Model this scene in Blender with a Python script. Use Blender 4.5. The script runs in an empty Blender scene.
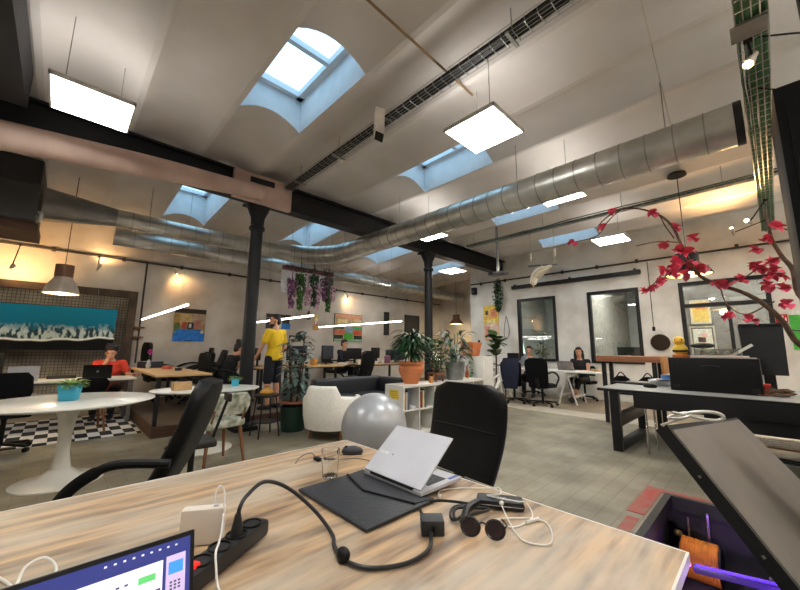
import bpy, bmesh, math, random
from mathutils import Vector, Matrix, Quaternion
R = random.Random(7)
PI = math.pi
SC = bpy.context.scene
COL = SC.collection

# ---------------------------------------------------------------- materials
def lin(c):
    return tuple(((v / 255) / 12.92 if v / 255 <= .04045 else ((v / 255 + .055) / 1.055) ** 2.4) for v in c) + (1,)

_M = {}
def mat(name, c, rough=.6, metal=0., var=.12, scale=6., bump=0., c2=None, coat=0., stretch=None, trans=0., spec=.5):
    if name in _M: return _M[name]
    m = bpy.data.materials.new(name); m.use_nodes = True
    nt = m.node_tree; N = nt.nodes; L = nt.links
    b = N['Principled BSDF']
    b.inputs['Roughness'].default_value = rough; b.inputs['Metallic'].default_value = metal
    b.inputs['Coat Weight'].default_value = coat
    b.inputs['Specular IOR Level'].default_value = spec
    b.inputs['Transmission Weight'].default_value = trans
    tc = N.new('ShaderNodeTexCoord'); mp = N.new('ShaderNodeMapping'); nz = N.new('ShaderNodeTexNoise')
    L.new(tc.outputs['Object'], mp.inputs[0]); L.new(mp.outputs[0], nz.inputs['Vector'])
    if stretch: mp.inputs['Scale'].default_value = stretch
    nz.inputs['Scale'].default_value = scale; nz.inputs['Detail'].default_value = 5
    mx = N.new('ShaderNodeMix'); mx.data_type = 'RGBA'
    ca = lin(c)
    cb = lin(c2) if c2 else tuple(v * (1 - var * 2) for v in ca[:3]) + (1,)
    if not c2: ca = tuple(min(1, v * (1 + var * .6)) for v in ca[:3]) + (1,)
    mx.inputs['A'].default_value = ca; mx.inputs['B'].default_value = cb
    rp = N.new('ShaderNodeValToRGB'); rp.color_ramp.elements[0].position = .35; rp.color_ramp.elements[1].position = .68
    L.new(nz.outputs['Fac'], rp.inputs[0]); L.new(rp.outputs[0], mx.inputs['Factor'])
    L.new(mx.outputs['Result'], b.inputs['Base Color'])
    if bump:
        bp = N.new('ShaderNodeBump'); bp.inputs['Strength'].default_value = bump; bp.inputs['Distance'].default_value = .02
        L.new(nz.outputs['Fac'], bp.inputs['Height']); L.new(bp.outputs[0], b.inputs['Normal'])
    _M[name] = m
    return m

def emit(name, c, s):
    if name in _M: return _M[name]
    m = bpy.data.materials.new(name); m.use_nodes = True
    b = m.node_tree.nodes['Principled BSDF']
    b.inputs['Base Color'].default_value = lin(c); b.inputs['Emission Color'].default_value = lin(c)
    b.inputs['Emission Strength'].default_value = s
    _M[name] = m
    return m

def glass(name, tint=(235, 242, 240), refl=.12):
    if name in _M: return _M[name]
    m = bpy.data.materials.new(name); m.use_nodes = True
    nt = m.node_tree; N = nt.nodes; L = nt.links
    N.remove(N['Principled BSDF'])
    t = N.new('ShaderNodeBsdfTransparent'); t.inputs[0].default_value = lin(tint)
    g = N.new('ShaderNodeBsdfGlossy'); g.inputs['Roughness'].default_value = .02
    fr = N.new('ShaderNodeLayerWeight'); fr.inputs[0].default_value = .5
    pw = N.new('ShaderNodeMath'); pw.operation = 'POWER'; pw.inputs[1].default_value = 4
    ad = N.new('ShaderNodeMath'); ad.operation = 'MULTIPLY_ADD'; ad.inputs[1].default_value = .5; ad.inputs[2].default_value = refl * .3
    mx = N.new('ShaderNodeMixShader')
    L.new(fr.outputs['Facing'], pw.inputs[0]); L.new(pw.outputs[0], ad.inputs[0]); L.new(ad.outputs[0], mx.inputs[0])
    L.new(t.outputs[0], mx.inputs[1]); L.new(g.outputs[0], mx.inputs[2])
    L.new(mx.outputs[0], N['Material Output'].inputs[0])
    _M[name] = m
    return m

def ceilz(x, y):
    t = ((x - .357) / .8333) % 1; i = .03 / .8333
    t = min(1, max(0, (t - i) / (1 - 2 * i)))
    return 4.1 + .56 * t * (1 - t) - (0 if y < 5.6 else (y - 5.6) * .065)

def nodes_of(m):
    return m.node_tree.nodes, m.node_tree.links, m.node_tree.nodes['Principled BSDF']

# ---------------------------------------------------------------- mesh builder
def ortho(d):
    d = Vector(d).normalized()
    u = Vector((0, 0, 1)) if abs(d.z) < .95 else Vector((1, 0, 0))
    a = d.cross(u).normalized(); b = a.cross(d).normalized()
    return a, b

class MB:
    def __init__(s): s.bm = bmesh.new(); s.k = 0
    def _f(s, vs):
        try:
            f = s.bm.faces.new(vs); f.material_index = s.k; return f
        except ValueError: return None
    def box(s, c, size, rot=None, bev=0., seg=2):
        r = bmesh.ops.create_cube(s.bm, size=1)
        vs = r['verts']; m = Matrix.Translation(c)
        if rot is not None:
            m = m @ (rot.to_4x4() if not isinstance(rot, (int, float)) else Matrix.Rotation(rot, 4, 'Z'))
        m = m @ Matrix.Diagonal((*size, 1))
        bmesh.ops.transform(s.bm, matrix=m, verts=vs)
        fs = set(f for v in vs for f in v.link_faces)
        for f in fs: f.material_index = s.k
        if bev:
            es = list(set(e for v in vs for e in v.link_edges))
            q = bmesh.ops.bevel(s.bm, geom=es, offset=bev, segments=seg, affect='EDGES', profile=.6)
            for f in q['faces']: f.material_index = s.k
        return s
    def bx(s, x0, x1, y0, y1, z0, z1, bev=0.):
        return s.box(((x0 + x1) / 2, (y0 + y1) / 2, (z0 + z1) / 2), (abs(x1 - x0), abs(y1 - y0), abs(z1 - z0)), None, bev)
    def bar(s, p, q, w, h=None, up=None, bev=0.):
        p, q = Vector(p), Vector(q); d = q - p; h = h or w
        z = d.normalized(); u = Vector(up) if up else (Vector((0, 0, 1)) if abs(z.z) < .95 else Vector((1, 0, 0)))
        x = u.cross(z).normalized(); y = z.cross(x)
        rot = Matrix((x, y, z)).transposed()
        return s.box((p + q) / 2, (w, h, d.length), rot, bev)
    def ring(s, c, a, b, ra, rb, n):
        return [s.bm.verts.new(Vector(c) + a * math.cos(2 * PI * i / n) * ra + b * math.sin(2 * PI * i / n) * rb) for i in range(n)]
    def skin(s, r0, r1):
        n = len(r0)
        for i in range(n): s._f((r0[i], r0[(i + 1) % n], r1[(i + 1) % n], r1[i]))
    def tube(s, pts, r, n=8, caps=True, flat=1., side=None):
        pts = [Vector(p) for p in pts]; rs = r if isinstance(r, (list, tuple)) else [r] * len(pts)
        prev = None; a = b = None; first = None
        for i, p in enumerate(pts):
            d = (pts[min(i + 1, len(pts) - 1)] - pts[max(i - 1, 0)])
            if d.length < 1e-9: d = Vector((0, 0, 1))
            d.normalize()
            if side is not None:
                b = Vector(side) - d * d.dot(Vector(side)); b.normalize(); a = b.cross(d).normalized()
            elif a is None: a, b = ortho(d)
            else:
                a = (a - d * a.dot(d)); 
                if a.length < 1e-6: a, b = ortho(d)
                a.normalize(); b = a.cross(d).normalized()
            ri = rs[i]
            ra, rb = (ri if isinstance(ri, (list, tuple)) else (ri, ri * flat))
            rg = s.ring(p, a, b, ra, rb, n)
            if prev: s.skin(prev, rg)
            else: first = rg
            prev = rg
        if caps: s._f(first[::-1]); s._f(prev)
        return s
    def lathe(s, prof, c=(0, 0, 0), n=24, sx=1., sy=1., closed=False):
        c = Vector(c); prev = None; X, Y = Vector((1, 0, 0)), Vector((0, 1, 0)); first = None
        for (r, z) in prof:
            rg = s.ring(c + Vector((0, 0, z)), X, Y, max(r, .0004) * sx, max(r, .0004) * sy, n)
            if prev: s.skin(prev, rg)
            else: first = rg
            prev = rg
        if closed: s.skin(prev, first)
        else: s._f(first[::-1]); s._f(prev)
        return s
    def sphere(s, c, r, n=16, m=10, rot=None):
        r = r if isinstance(r, (list, tuple)) else (r, r, r)
        q = bmesh.ops.create_uvsphere(s.bm, u_segments=n, v_segments=m, radius=1)
        mt = Matrix.Translation(c)
        if rot is not None: mt = mt @ rot.to_4x4()
        bmesh.ops.transform(s.bm, matrix=mt @ Matrix.Diagonal((*r, 1)), verts=q['verts'])
        for f in set(f for v in q['verts'] for f in v.link_faces): f.material_index = s.k
        return s
    def prism(s, poly, vec, both=True):
        v = Vector(vec); a = [s.bm.verts.new(Vector(p)) for p in poly]; b = [s.bm.verts.new(Vector(p) + v) for p in poly]
        s._f(a[::-1]); s._f(b); s.skin(a, b); return s
    def quad(s, *ps): s._f([s.bm.verts.new(Vector(p)) for p in ps]); return s
    def leaf(s, base, d, ln, w, droop=.3, n=5, fold=.15, shape=1.):
        base = Vector(base); d = Vector(d).normalized(); sd = d.cross(Vector((0, 0, 1)))
        if sd.length < .05: sd = Vector((1, 0, 0))
        sd.normalize(); prev = None; p = base.copy(); dd = d.copy()
        for i in range(n + 1):
            t = i / n; wd = w * .5 * max(.04, math.sin(PI * min(1, (t * .92 + .06)) ** shape))
            up = sd.cross(dd).normalized()
            cur = [s.bm.verts.new(p - sd * wd + up * wd * fold), s.bm.verts.new(p), s.bm.verts.new(p + sd * wd + up * wd * fold)]
            if prev:
                s._f((prev[0], prev[1], cur[1], cur[0])); s._f((prev[1], prev[2], cur[2], cur[1]))
            prev = cur; p = p + dd * (ln / n); dd = (dd + Vector((0, 0, -droop / n * 1.6))).normalized()
        return s
    def xf(s, m): bmesh.ops.transform(s.bm, matrix=m, verts=s.bm.verts); return s
    def mesh(s, name, m, smooth=35):
        bmesh.ops.recalc_face_normals(s.bm, faces=s.bm.faces)
        me = bpy.data.meshes.new(name); s.bm.to_mesh(me); s.bm.free()
        for q in (m if isinstance(m, (list, tuple)) else [m]): me.materials.append(q)
        if smooth:
            me.shade_smooth(); me.set_sharp_from_angle(angle=math.radians(smooth))
        return me
    def build(s, name, m, parent=None, world=False, smooth=35):
        if world and parent is not None: s.xf(wm(parent).inverted())
        o = bpy.data.objects.new(name, s.mesh(name, m, smooth)); COL.objects.link(o)
        if parent is not None: o.parent = parent
        return o
    def solo(s, name, m, label, cat, group=None, kind=None, smooth=35, origin=True):
        vs = [v.co for v in s.bm.verts]
        c = Vector(((min(v.x for v in vs) + max(v.x for v in vs)) / 2, (min(v.y for v in vs) + max(v.y for v in vs)) / 2, min(v.z for v in vs)))
        s.xf(Matrix.Translation(-c))
        o = s.build(name, m, None, False, smooth); o.location = c
        return tag(o, label, cat, group, kind)
    def struct(s, name, m, parent=None, smooth=0):
        o = s.build(name, m, parent, False, smooth)
        if parent is None: o['kind'] = 'structure'
        return o

def wm(o):
    m = Matrix.LocRotScale(o.location, o.rotation_euler, o.scale)
    return wm(o.parent) @ m if o.parent else m

def tag(o, label, cat, group=None, kind=None):
    if label: o['label'] = label
    if cat: o['category'] = cat
    if group: o['group'] = group
    if kind: o['kind'] = kind
    return o

def thing(name, label, cat, loc=(0, 0, 0), rz=0., group=None, kind=None):
    o = bpy.data.objects.new(name, None); COL.objects.link(o); o.empty_display_size = .1
    o.location = loc; o.rotation_euler = (0, 0, rz)
    return tag(o, label, cat, group, kind)

def dup(root, loc, rz=None, label=None, group=None):
    def cp(o, par):
        c = o.copy(); COL.objects.link(c)
        if par: c.parent = par
        for ch in [x for x in list(COL.objects) if x.parent == o]: cp(ch, c)
        return c
    r = cp(root, None); r.location = loc
    if rz is not None: r.rotation_euler = (0, 0, rz)
    if label: r['label'] = label
    if group: r['group'] = group
    return r

def curve_pts(pts, n=6):
    "Catmull-Rom through the points"
    P = [Vector(p) for p in pts]; P = [P[0] * 2 - P[1]] + P + [P[-1] * 2 - P[-2]]; out = []
    for i in range(1, len(P) - 2):
        for j in range(n):
            t = j / n; a, b, c, d = P[i - 1:i + 3]
            out.append(.5 * ((2 * b) + (c - a) * t + (2 * a - 5 * b + 4 * c - d) * t * t + (3 * b - a - 3 * c + d) * t ** 3))
    out.append(P[-2]); return out

# common materials
black = mat('black_metal', (20, 20, 22), .5, .2)
blackpl = mat('black_plastic', (15, 15, 16), .5, spec=.3)
leather = mat('black_leather', (11, 11, 12), .52, 0, .1, 40, .15, spec=.25)
fabricb = mat('black_fabric', (15, 15, 18), .95, 0, .15, 60, .2, spec=.2)
white = mat('white_laminate', (226, 224, 218), .4, 0, .03)
whitepl = mat('white_plastic', (232, 230, 226), .4, 0, .03)
steel = mat('galvanised_steel', (176, 176, 172), .32, .9, .14, 9)
chrome = mat('chrome', (205, 205, 205), .15, 1., .03)
silver = mat('brushed_silver', (206, 206, 214), .5, .25, .03)
woodl = mat('light_wood', (204, 166, 116), .5, 0, .12, 7, 0, None, 0, (1, 14, 14))
woodm = mat('brown_wood', (132, 84, 50), .5, 0, .15, 6, 0, None, 0, (1, 12, 12))
woodd = mat('dark_wood', (84, 56, 40), .6, 0, .18, 6, 0, None, 0, (1, 12, 12))
terra = mat('terracotta', (196, 112, 66), .75, 0, .12, 5)
soil = mat('soil', (48, 36, 28), .95, 0, .3, 30)
green1 = mat('leaf_green', (64, 110, 46), .5, 0, .3, 4)
green2 = mat('leaf_dark_green', (38, 78, 42), .45, 0, .3, 4)
green3 = mat('leaf_pale_green', (128, 160, 78), .55, 0, .25, 4)
greenb = mat('leaf_blue_green', (92, 116, 108), .5, 0, .3, 4)
barkm = mat('bark', (92, 66, 48), .8, 0, .25, 12)
skinm = mat('skin', (205, 150, 122), .55, 0, .06)
hairm = mat('dark_hair', (30, 22, 20), .6, 0, .2, 30)
whitecable = mat('white_cable', (232, 230, 224), .45, 0, .02)
blackcable = mat('black_cable', (18, 18, 19), .4, 0, .05)
# ================================================================ the setting
ZC = 4.1; SEAM0 = .357; PER = .8333
YF, YB, XW, XR, XB, YC = 9.6, -4.0, -3.2, 10.1, 11.65, 6.95

plaster = mat('wall_plaster', (220, 213, 204), .9, 0, .1, 1.3, .15, (186, 176, 164))
N, L, B_ = nodes_of(plaster)
ceilm = mat('ceiling_plaster', (226, 221, 216), .9, 0, .05, 1.2, .05, (212, 205, 198))

# floor tiles
floorm = mat('floor_tiles', (154, 147, 128), .5, 0, .1, 2.2, 0, (120, 113, 97))
N, L, B_ = nodes_of(floorm)
tc = N.new('ShaderNodeTexCoord'); br = N.new('ShaderNodeTexBrick')
L.new(tc.outputs['Object'], br.inputs['Vector'])
br.offset = .5; br.inputs['Scale'].default_value = 1; br.inputs['Brick Width'].default_value = .3; br.inputs['Row Height'].default_value = .13
br.inputs['Mortar Size'].default_value = .005; br.inputs['Mortar Smooth'].default_value = .6
br.inputs['Color1'].default_value = (1, 1, 1, 1); br.inputs['Color2'].default_value = (.86, .86, .86, 1); br.inputs['Mortar'].default_value = (.66, .64, .6, 1)
mm = N.new('ShaderNodeMix'); mm.data_type = 'RGBA'; mm.blend_type = 'MULTIPLY'; mm.inputs['Factor'].default_value = 1
src = B_.inputs['Base Color'].links[0].from_socket
L.new(src, mm.inputs['A']); L.new(br.outputs['Color'], mm.inputs['B']); L.new(mm.outputs['Result'], B_.inputs['Base Color'])

HX0, HX1, HY0, HY1 = 1.6, 4.0, -.14, .75            # the stair hatch in the floor
m = MB()
xs = [XW, HX0, HX1, XB + .1]; ys = [YB, HY0, HY1, YF + .1]
for i in range(3):
    for j in range(3):
        if i == 1 and j == 1: continue
        m.quad((xs[i], ys[j], 0), (xs[i + 1], ys[j], 0), (xs[i + 1], ys[j + 1], 0), (xs[i], ys[j + 1], 0))
bmesh.ops.remove_doubles(m.bm, verts=m.bm.verts, dist=.001)
m.struct('floor', floorm)
# light strip of screed along the window side
screed = mat('pale_screed', (196, 186, 168), .6, 0, .08, 2.5)
MB().bx(7.2, 7.85, -3.9, 6.5, .0005, .012).struct('trim_1', screed)
screed2 = mat('brown_screed', (150, 134, 112), .6, 0, .1, 2.5)
MB().bx(7.85, XR, -3.9, 6.5, .0005, .010).struct('trim_2', screed2)
# raised timber platform at the left
platm = mat('platform_boards', (110, 96, 82), .6, 0, .2, 4, 0, (84, 72, 62), 0, (1, 10, 1))
MB().bx(1.06, XB, 6.0, YF, .001, .13).struct('trim_3', platm)
MB().bx(1.03, XB, 5.965, 5.999, .001, .15).bx(1.03, 1.059, 5.999, YF, .001, .15).struct('trim_4', woodd)

# ceiling vaults with openings for the skylights
SKY = [(3 * j + 1, yy) for j in range(0, 4) for yy in ((2.62, 4.05), (6.65, 8.35))]
def zslope(y): return 0 if y < 5.6 else -(y - 5.6) * .065
ys = [YB, -1., .8, 2.62, 4.05, 5.6, 6.65, 8.35, YF + .02]
m = MB(); SEG = 8
k0 = -5; k1 = 14
def vz(t): return ZC + .56 * t * (1 - t)
for k in range(k0, k1):
    xa = SEAM0 + PER * k; xb = xa + PER; pts = [(xa - .03, ZC), (xa + .03, ZC)]
    for i in range(SEG + 1):
        t = i / SEG; pts.append((xa + .03 + (PER - .06) * t, vz(t)))
    for j in range(len(ys) - 1):
        hole = any(q == k and abs(yy[0] - ys[j]) < .01 for q, yy in SKY)
        za, zb = zslope(ys[j]), zslope(ys[j + 1])
        for i in range(len(pts) - 1):
            if hole and i >= 1: continue
            (xp, zp), (xq, zq) = pts[i], pts[i + 1]
            m.quad((xp, ys[j], zp + za), (xp, ys[j + 1], zp + zb), (xq, ys[j + 1], zq + zb), (xq, ys[j], zq + za))
bmesh.ops.remove_doubles(m.bm, verts=m.bm.verts, dist=.002)
m.struct('ceiling', ceilm, None, 14)

skyw = mat('skylight_shaft', (226, 228, 230), .8, 0, .03)
wn = 1
pane = glass('skylight_glass', (225, 240, 245), .05)
for (k, (ya, yb)) in SKY:
    xa = SEAM0 + PER * k + .03; xb = xa + PER - .06; za, zb = zslope(ya), zslope(yb)
    m = MB(); zt = 4.62
    for x in (xa, xb): m.quad((x, ya, ZC + za), (x, yb, ZC + zb), (x, yb, zt), (x, ya, zt))
    for y, z in ((ya, za), (yb, zb)):
        for i in range(SEG):
            t, u = i / SEG, (i + 1) / SEG
            m.quad((xa + (xb - xa) * t, y, vz(t) + z), (xa + (xb - xa) * u, y, vz(u) + z), (xa + (xb - xa) * u, y, zt), (xa + (xb - xa) * t, y, zt))
    w = .08                                             # upstand and frame under the pane
    m.bx(xa, xa + w, ya, yb, zt - .06, zt + .02).bx(xb - w, xb, ya, yb, zt - .06, zt + .02)
    m.bx(xa, xb, ya, ya + w, zt - .06, zt + .02).bx(xa, xb, yb - w, yb, zt - .06, zt + .02)
    ym = ya + (yb - ya) * .45
    m.bx(xa, xb, ym - .03, ym + .03, zt - .05, zt + .02)
    s = m.struct('window_%d' % wn, skyw); wn += 1
    MB().bx(xa + .02, xb - .02, ya + .02, yb - .02, zt + .03, zt + .04).build('pane', pane, s)

# walls
m = MB(); T = .3
W1 = (-2.9, 1.0, .35, 2.33)                            # the big meshed opening of the left wall
m.bx(XW, W1[0], YF, YF + T, 0, 4.4).bx(W1[1], XB + T, YF, YF + T, 0, 4.4).bx(W1[0], W1[1], YF, YF + T, 0, W1[2]).bx(W1[0], W1[1], YF, YF + T, W1[3], 4.4)
m.struct('wall_left', plaster)
wins = [(4.05, 5.22), (2.03, 3.2), (-.19, 1.25)]; WZ0, WZ1 = .93, 2.8
m = MB(); yy = [YB] + [v for w_ in sorted(wins) for v in w_] + [YC]
for i in range(0, len(yy), 2): m.bx(XR, XR + .25, yy[i], yy[i + 1], 0, 4.4)
for a, b in wins: m.bx(XR, XR + .25, a, b, 0, WZ0).bx(XR, XR + .25, a, b, WZ1, 4.4)
bmesh.ops.remove_doubles(m.bm, verts=m.bm.verts, dist=.001)
plaster2 = mat('pale_plaster', (236, 234, 228), .9, 0, .1, 1.6, .1, (206, 200, 192))
m.struct('wall_right', plaster2)
MB().bx(XR + .25, XB, YC - .2, YC, 0, 4.4).struct('wall_side', plaster)
MB().bx(XB, XB + .3, YC - .2, YF + .3, 0, 4.4).struct('wall_back', plaster)
MB().bx(XW, XB + 4, YB - .3, YB, 0, 4.4).struct('wall_front', plaster)
MB().bx(XW - .3, XW, YB - .3, YF + .3, 0, 4.4).struct('wall_west', plaster)
MB().bx(XR - .02, XR - .001, YB, YC, .013, .12).struct('baseboard_right', white)
MB().bx(1.08, XB, YF - .02, YF - .001, .131, .24).struct('baseboard_left', white)

# lower pit under the floor hatch
pitm = mat('pit_concrete', (70, 64, 76), .8, 0, .2, 3)
m = MB(); zb = -.5
m.quad((HX0, HY0, zb), (HX1, HY0, zb), (HX1, HY1, zb), (HX0, HY1, zb))
for (a, b) in (((HX0, HY0), (HX1, HY0)), ((HX1, HY0), (HX1, HY1)), ((HX1, HY1), (HX0, HY1)), ((HX0, HY1), (HX0, HY0))):
    m.quad((*a, zb), (*b, zb), (*b, 0), (*a, 0))
m.struct('trim_5', pitm)
m = MB(); e = .05; kerb = mat('hatch_kerb', (52, 52, 54), .6, .2)
for x0, x1, y0, y1 in ((HX0, HX1, HY1 - e, HY1), (HX1 - e, HX1, HY0, HY1 - e), (HX0, HX0 + e, HY0, HY1 - e)):
    m.bx(x0, x1, y0, y1, -.09, .015)
m.struct('trim_6', kerb)
redp = mat('worn_red_floor_paint', (176, 62, 54), .6, 0, .2, 9, 0, (140, 112, 98))
MB().bx(HX1 - .62, HX1 + .12, HY1 + .03, HY1 + .15, .0006, .003).bx(HX1 - 1.05, HX1 - .72, HY1 + .04, HY1 + .12, .0006, .003).bx(HX1 + .02, HX1 + .10, HY0, HY1 + .03, .0006, .003).struct('trim_7', redp)

# framed windows of the right wall, a lit room behind them
wframe = mat('window_frame_black', (24, 24, 26), .5, .2)
wpane = glass('window_glass', (240, 242, 241), .35)
for i, (a, b) in enumerate(wins):
    m = MB(); w = .075; x0, x1 = XR - .03, XR + .1
    m.bx(x0, x1, a, a + w, WZ0, WZ1).bx(x0, x1, b - w, b, WZ0, WZ1).bx(x0, x1, a + w, b - w, WZ0, WZ0 + w).bx(x0, x1, a + w, b - w, WZ1 - w, WZ1)
    if i == 2: m.bx(x0, x1, a + w, b - w, 2.22, 2.30).bx(x0, x1, .42, .48, WZ0 + w, 2.22)
    s = m.struct('window_%d' % wn, wframe); wn += 1
    MB().bx(XR + .03, XR + .04, a + w * .5, b - w * .5, WZ0 + w * .5, WZ1 - w * .5).build('pane', wpane, s)
roomw = mat('next_room_wall', (186, 190, 188), .9, 0, .05, 2)
roomf = mat('next_room_floor', (120, 112, 100), .7)
x0, x1, y0, y1 = XR + .25, XB + 4, YB, YC - .2
MB().bx(x1, x1 + .2, y0, y1, 0, 4.4).struct('wall_next_room', roomw)
MB().bx(XB + .3, x1, YC - .2, YC, 0, 4.4).struct('wall_next_room_side', roomw)
MB().quad((x0, y0, .01), (x1, y0, .01), (x1, y1, .01), (x0, y1, .01)).struct('floor_next_room', roomf)
MB().bx(x0, x1, y0, y1, 3.5, 3.6).struct('ceiling_next_room', roomw)
MB().bx(x0, x1, 3.55, 3.7, .01, 3.5).struct('wall_partition', mat('partition_wall', (160, 158, 150), .9))

# the meshed opening of the left wall
m = MB(); a, b, z0, z1 = W1
m.quad((a, YF + .28, z0), (b, YF + .28, z0), (b, YF + .28, z1), (a, YF + .28, z1))
grey = mat('opening_back_board', (190, 180, 164), .85, 0, .2, 3)
wo = m.struct('window_%d' % wn, grey); wn += 1
m = MB(); w = .14
m.bx(a - .05, b + .12, YF - .08, YF - .001, z1 - .02, z1 + w - .02).bx(b - .02, b + w - .02, YF - .08, YF - .001, z0, z1 - .02)
m.build('frame', mat('weathered_lintel', (82, 66, 54), .8, 0, .2, 5), wo)
m = MB(); wire = mat('grille_wire', (66, 58, 50), .6, .4)
x = a
while x < b: m.bx(x - .003, x + .003, YF + .05, YF + .056, z0, z1); x += .055
z = z0
while z < z1: m.bx(a, b, YF + .056, YF + .062, z - .003, z + .003); z += .06
m.build('grille', wire, wo, smooth=0)

# iron columns
iron = mat('black_iron', (27, 28, 31), .5, .3, .15, 8)
def column(x, y, label):
    t = thing('iron_column', label, 'column', (x, y, 0), 0, 'cast iron columns', 'structure')
    MB().lathe([(.115, .06), (.105, .3), (.095, 3.2)], n=20).build('shaft', iron, t)
    MB().bx(-.17, .17, -.17, .17, .001, .06).lathe([(.15, .06), (.13, .1), (.115, .12)], n=20).build('base', iron, t)
    MB().lathe([(.095, 3.17), (.125, 3.2), (.125, 3.24), (.1, 3.27), (.11, 3.4), (.19, 3.6), (.19, 3.645)], n=20).bx(-.2, .2, -.2, .2, 3.62, 3.648).build('capital', iron, t)
column(2.16, 5.72, 'black iron column beside the white oval table, nearer of the two columns')
column(6.45, 5.68, 'black iron column behind the potted plants, farther of the two columns')

# beams
def ibeam(m, p, q, z0, z1, w, up=(0, 0, 1)):
    p, q = Vector(p), Vector(q)
    for z in (z0 + .015, z1 - .015): m.bar(p + Vector((0, 0, z)), q + Vector((0, 0, z)), w, .03, up)
    m.bar(p + Vector((0, 0, (z0 + z1) / 2)), q + Vector((0, 0, (z0 + z1) / 2)), .05, z1 - z0 - .06, up)
m = MB(); ibeam(m, (XW, 5.7, 0), (XR, 5.7, 0), 3.65, 4.09, .24)
m.solo('steel_beam', iron, 'long black steel beam resting on both iron columns', 'beam', kind='structure')
MB().bx(-1.2, -.52, -2., 5.05, 3.68, 4.08).solo('steel_beam', mat('dark_soffit', (44, 44, 48), .6), 'broad dark beam in the upper left corner of the ceiling', 'beam', kind='structure')
brown = mat('brown_lagging', (216, 188, 174), .75, 0, .1, 2.5, .1, (188, 158, 144))
t = thing('lagged_pipe', 'thick brown lagged pipe running along the black beam to the near column', 'pipe', (0, 5.3, 3.4))
pp = [(-3.1, 5.3, 3.15), (-1.5, 5.3, 3.32), (-.75, 5.3, 3.41), (.6, 5.3, 3.56), (1.3, 5.31, 3.62), (1.85, 5.31, 3.665), (2.05, 5.32, 3.68)]
cp = curve_pts(pp, 4)
MB().tube(cp, [.185 - .09 * i / len(cp) for i in range(len(cp))], 24).build('lagging', brown, t, True)
m = MB().bx(1.66, 2.62, 5.46, 5.56, 3.58, 4.05, .015)
m.build('plate', brown, t, True)
m = MB().bar((1.9, 5.455, 3.93), (2.3, 5.455, 3.95), .03, .09, (0, 0, 1), .01)
tag(m.build('slot', black, t, True), 'dark slot in the brown plate', None)
# ================================================================ under the ceiling
panel_e = emit('panel_diffuser', (250, 250, 246), 20); up_e = emit('added_ceiling_fill', (255, 251, 246), 2.5); up2_e = emit('added_ceiling_fill_bright', (255, 251, 246), 22)
def ceil_panel(x, y, label, z=3.52, s=.6, up=True, group='square ceiling light panels'):
    t = thing('ceiling_light_panel', label, 'ceiling light', (x, y, z), 0, group)
    h = s / 2
    MB().bx(-h, h, -h, -h + .015, 0, .035).bx(-h, h, h - .015, h, 0, .035).bx(-h, -h + .015, -h, h, 0, .035).bx(h - .015, h, -h, h, 0, .035).bx(-h, h, -h, h, .03, .038).build('frame', white, t)
    MB().bx(-h + .015, h - .015, -h + .015, h - .015, .002, .012).build('diffuser', panel_e, t)
    MB().bx(-h + .03, h - .03, -h + .03, h - .03, .0385, .043).build('added_fill_top', up_e if up else up2_e, t)  # added glowing top face, unseen from below, brightens the vaults
    for sx, sy in ((-.2, -.2), (.2, .2)):
        MB().tube([(sx, sy, .036), (sx, sy, ceilz(x + sx, y + sy) - z)], .004, 6).build('hanging_rod', steel, t)
ceil_panel(-.03, 4.24, 'square light panel at the upper left, in front of the lagged pipe')
ceil_panel(2.97, 1.83, 'square light panel at the upper middle, hanging in front of a skylight')
ceil_panel(5.08, 1.9, 'light panel seen edge-on under the round duct, right of the other edge-on one')
ceil_panel(5.1, 4.5, 'light panel seen edge-on under the round duct, above the far column')
ceil_panel(8.0, 2.0, 'square light panel at the right, above the middle framed window')
ceil_panel(8.05, 6.15, 'small far light panel right of the far column')
ceil_panel(7.2, 8.5, 'small far light panel left of the far column', 3.27)
for x, y in ((-.03, 1.2), (2.97, -1.6), (5.3, -2.2), (-.03, -2.), (8.2, -2.), (-2.2, 7.5)):  # unseen panels added as fill light for room and ceiling
    ceil_panel(x, y, 'added fill light panel hanging out of view', 3.52, .6, y > 0, 'added fill light panels out of view')

# round ventilation ducts
def duct(m, pts, r, step=.24):
    pts = curve_pts(pts, 8); m.tube(pts, r, 28)
    acc = 0
    for i in range(1, len(pts)):
        a, b = pts[i - 1], pts[i]; d = (b - a).length; q = step - acc
        while q < d:
            p = a.lerp(b, q / d); u = (b - a).normalized(); m.k = 1; m.tube([p - u * .006, p + u * .006], r + .006, 28); m.k = 0; q += step
        acc = d - (q - step)
ductm = mat('spiral_duct_steel', (206, 205, 198), .34, .75, .1, 3, 0, (170, 170, 164))
seamm = mat('duct_seam', (158, 158, 152), .4, .7); ductm = [ductm, seamm]
t = thing('ventilation_duct', 'large round steel duct crossing from upper right and bending left at an elbow', 'duct', (4.4, 3, 3.2))
m = MB(); duct(m, [(4.42, -.05, 3.4), (4.42, 3., 3.4), (4.4, 6.2, 3.4)], .2); m.build('straight_run', ductm, t, True)
m = MB(); duct(m, [(4.4, 6.2, 3.4), (4.34, 6.62, 3.4), (4.05, 7.1, 3.4), (3.6, 7.38, 3.4)], .206, .16); m.build('elbow', ductm, t, True)
m = MB(); m.tube([(3.62, 7.37, 3.4), (3.3, 7.4, 3.41)], [.2, .145], 28); m.build('reducer', ductm, t, True)
m = MB(); duct(m, [(3.3, 7.4, 3.41), (2., 7.42, 3.41), (.45, 7.42, 3.41)], .145); m.build('rear_run', ductm, t, True)
m = MB(); n = 28
r0 = m.ring((.45, 7.42, 3.41), Vector((0, 1, 0)), Vector((0, 0, 1)), .145, .145, n)
r1 = []
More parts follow.
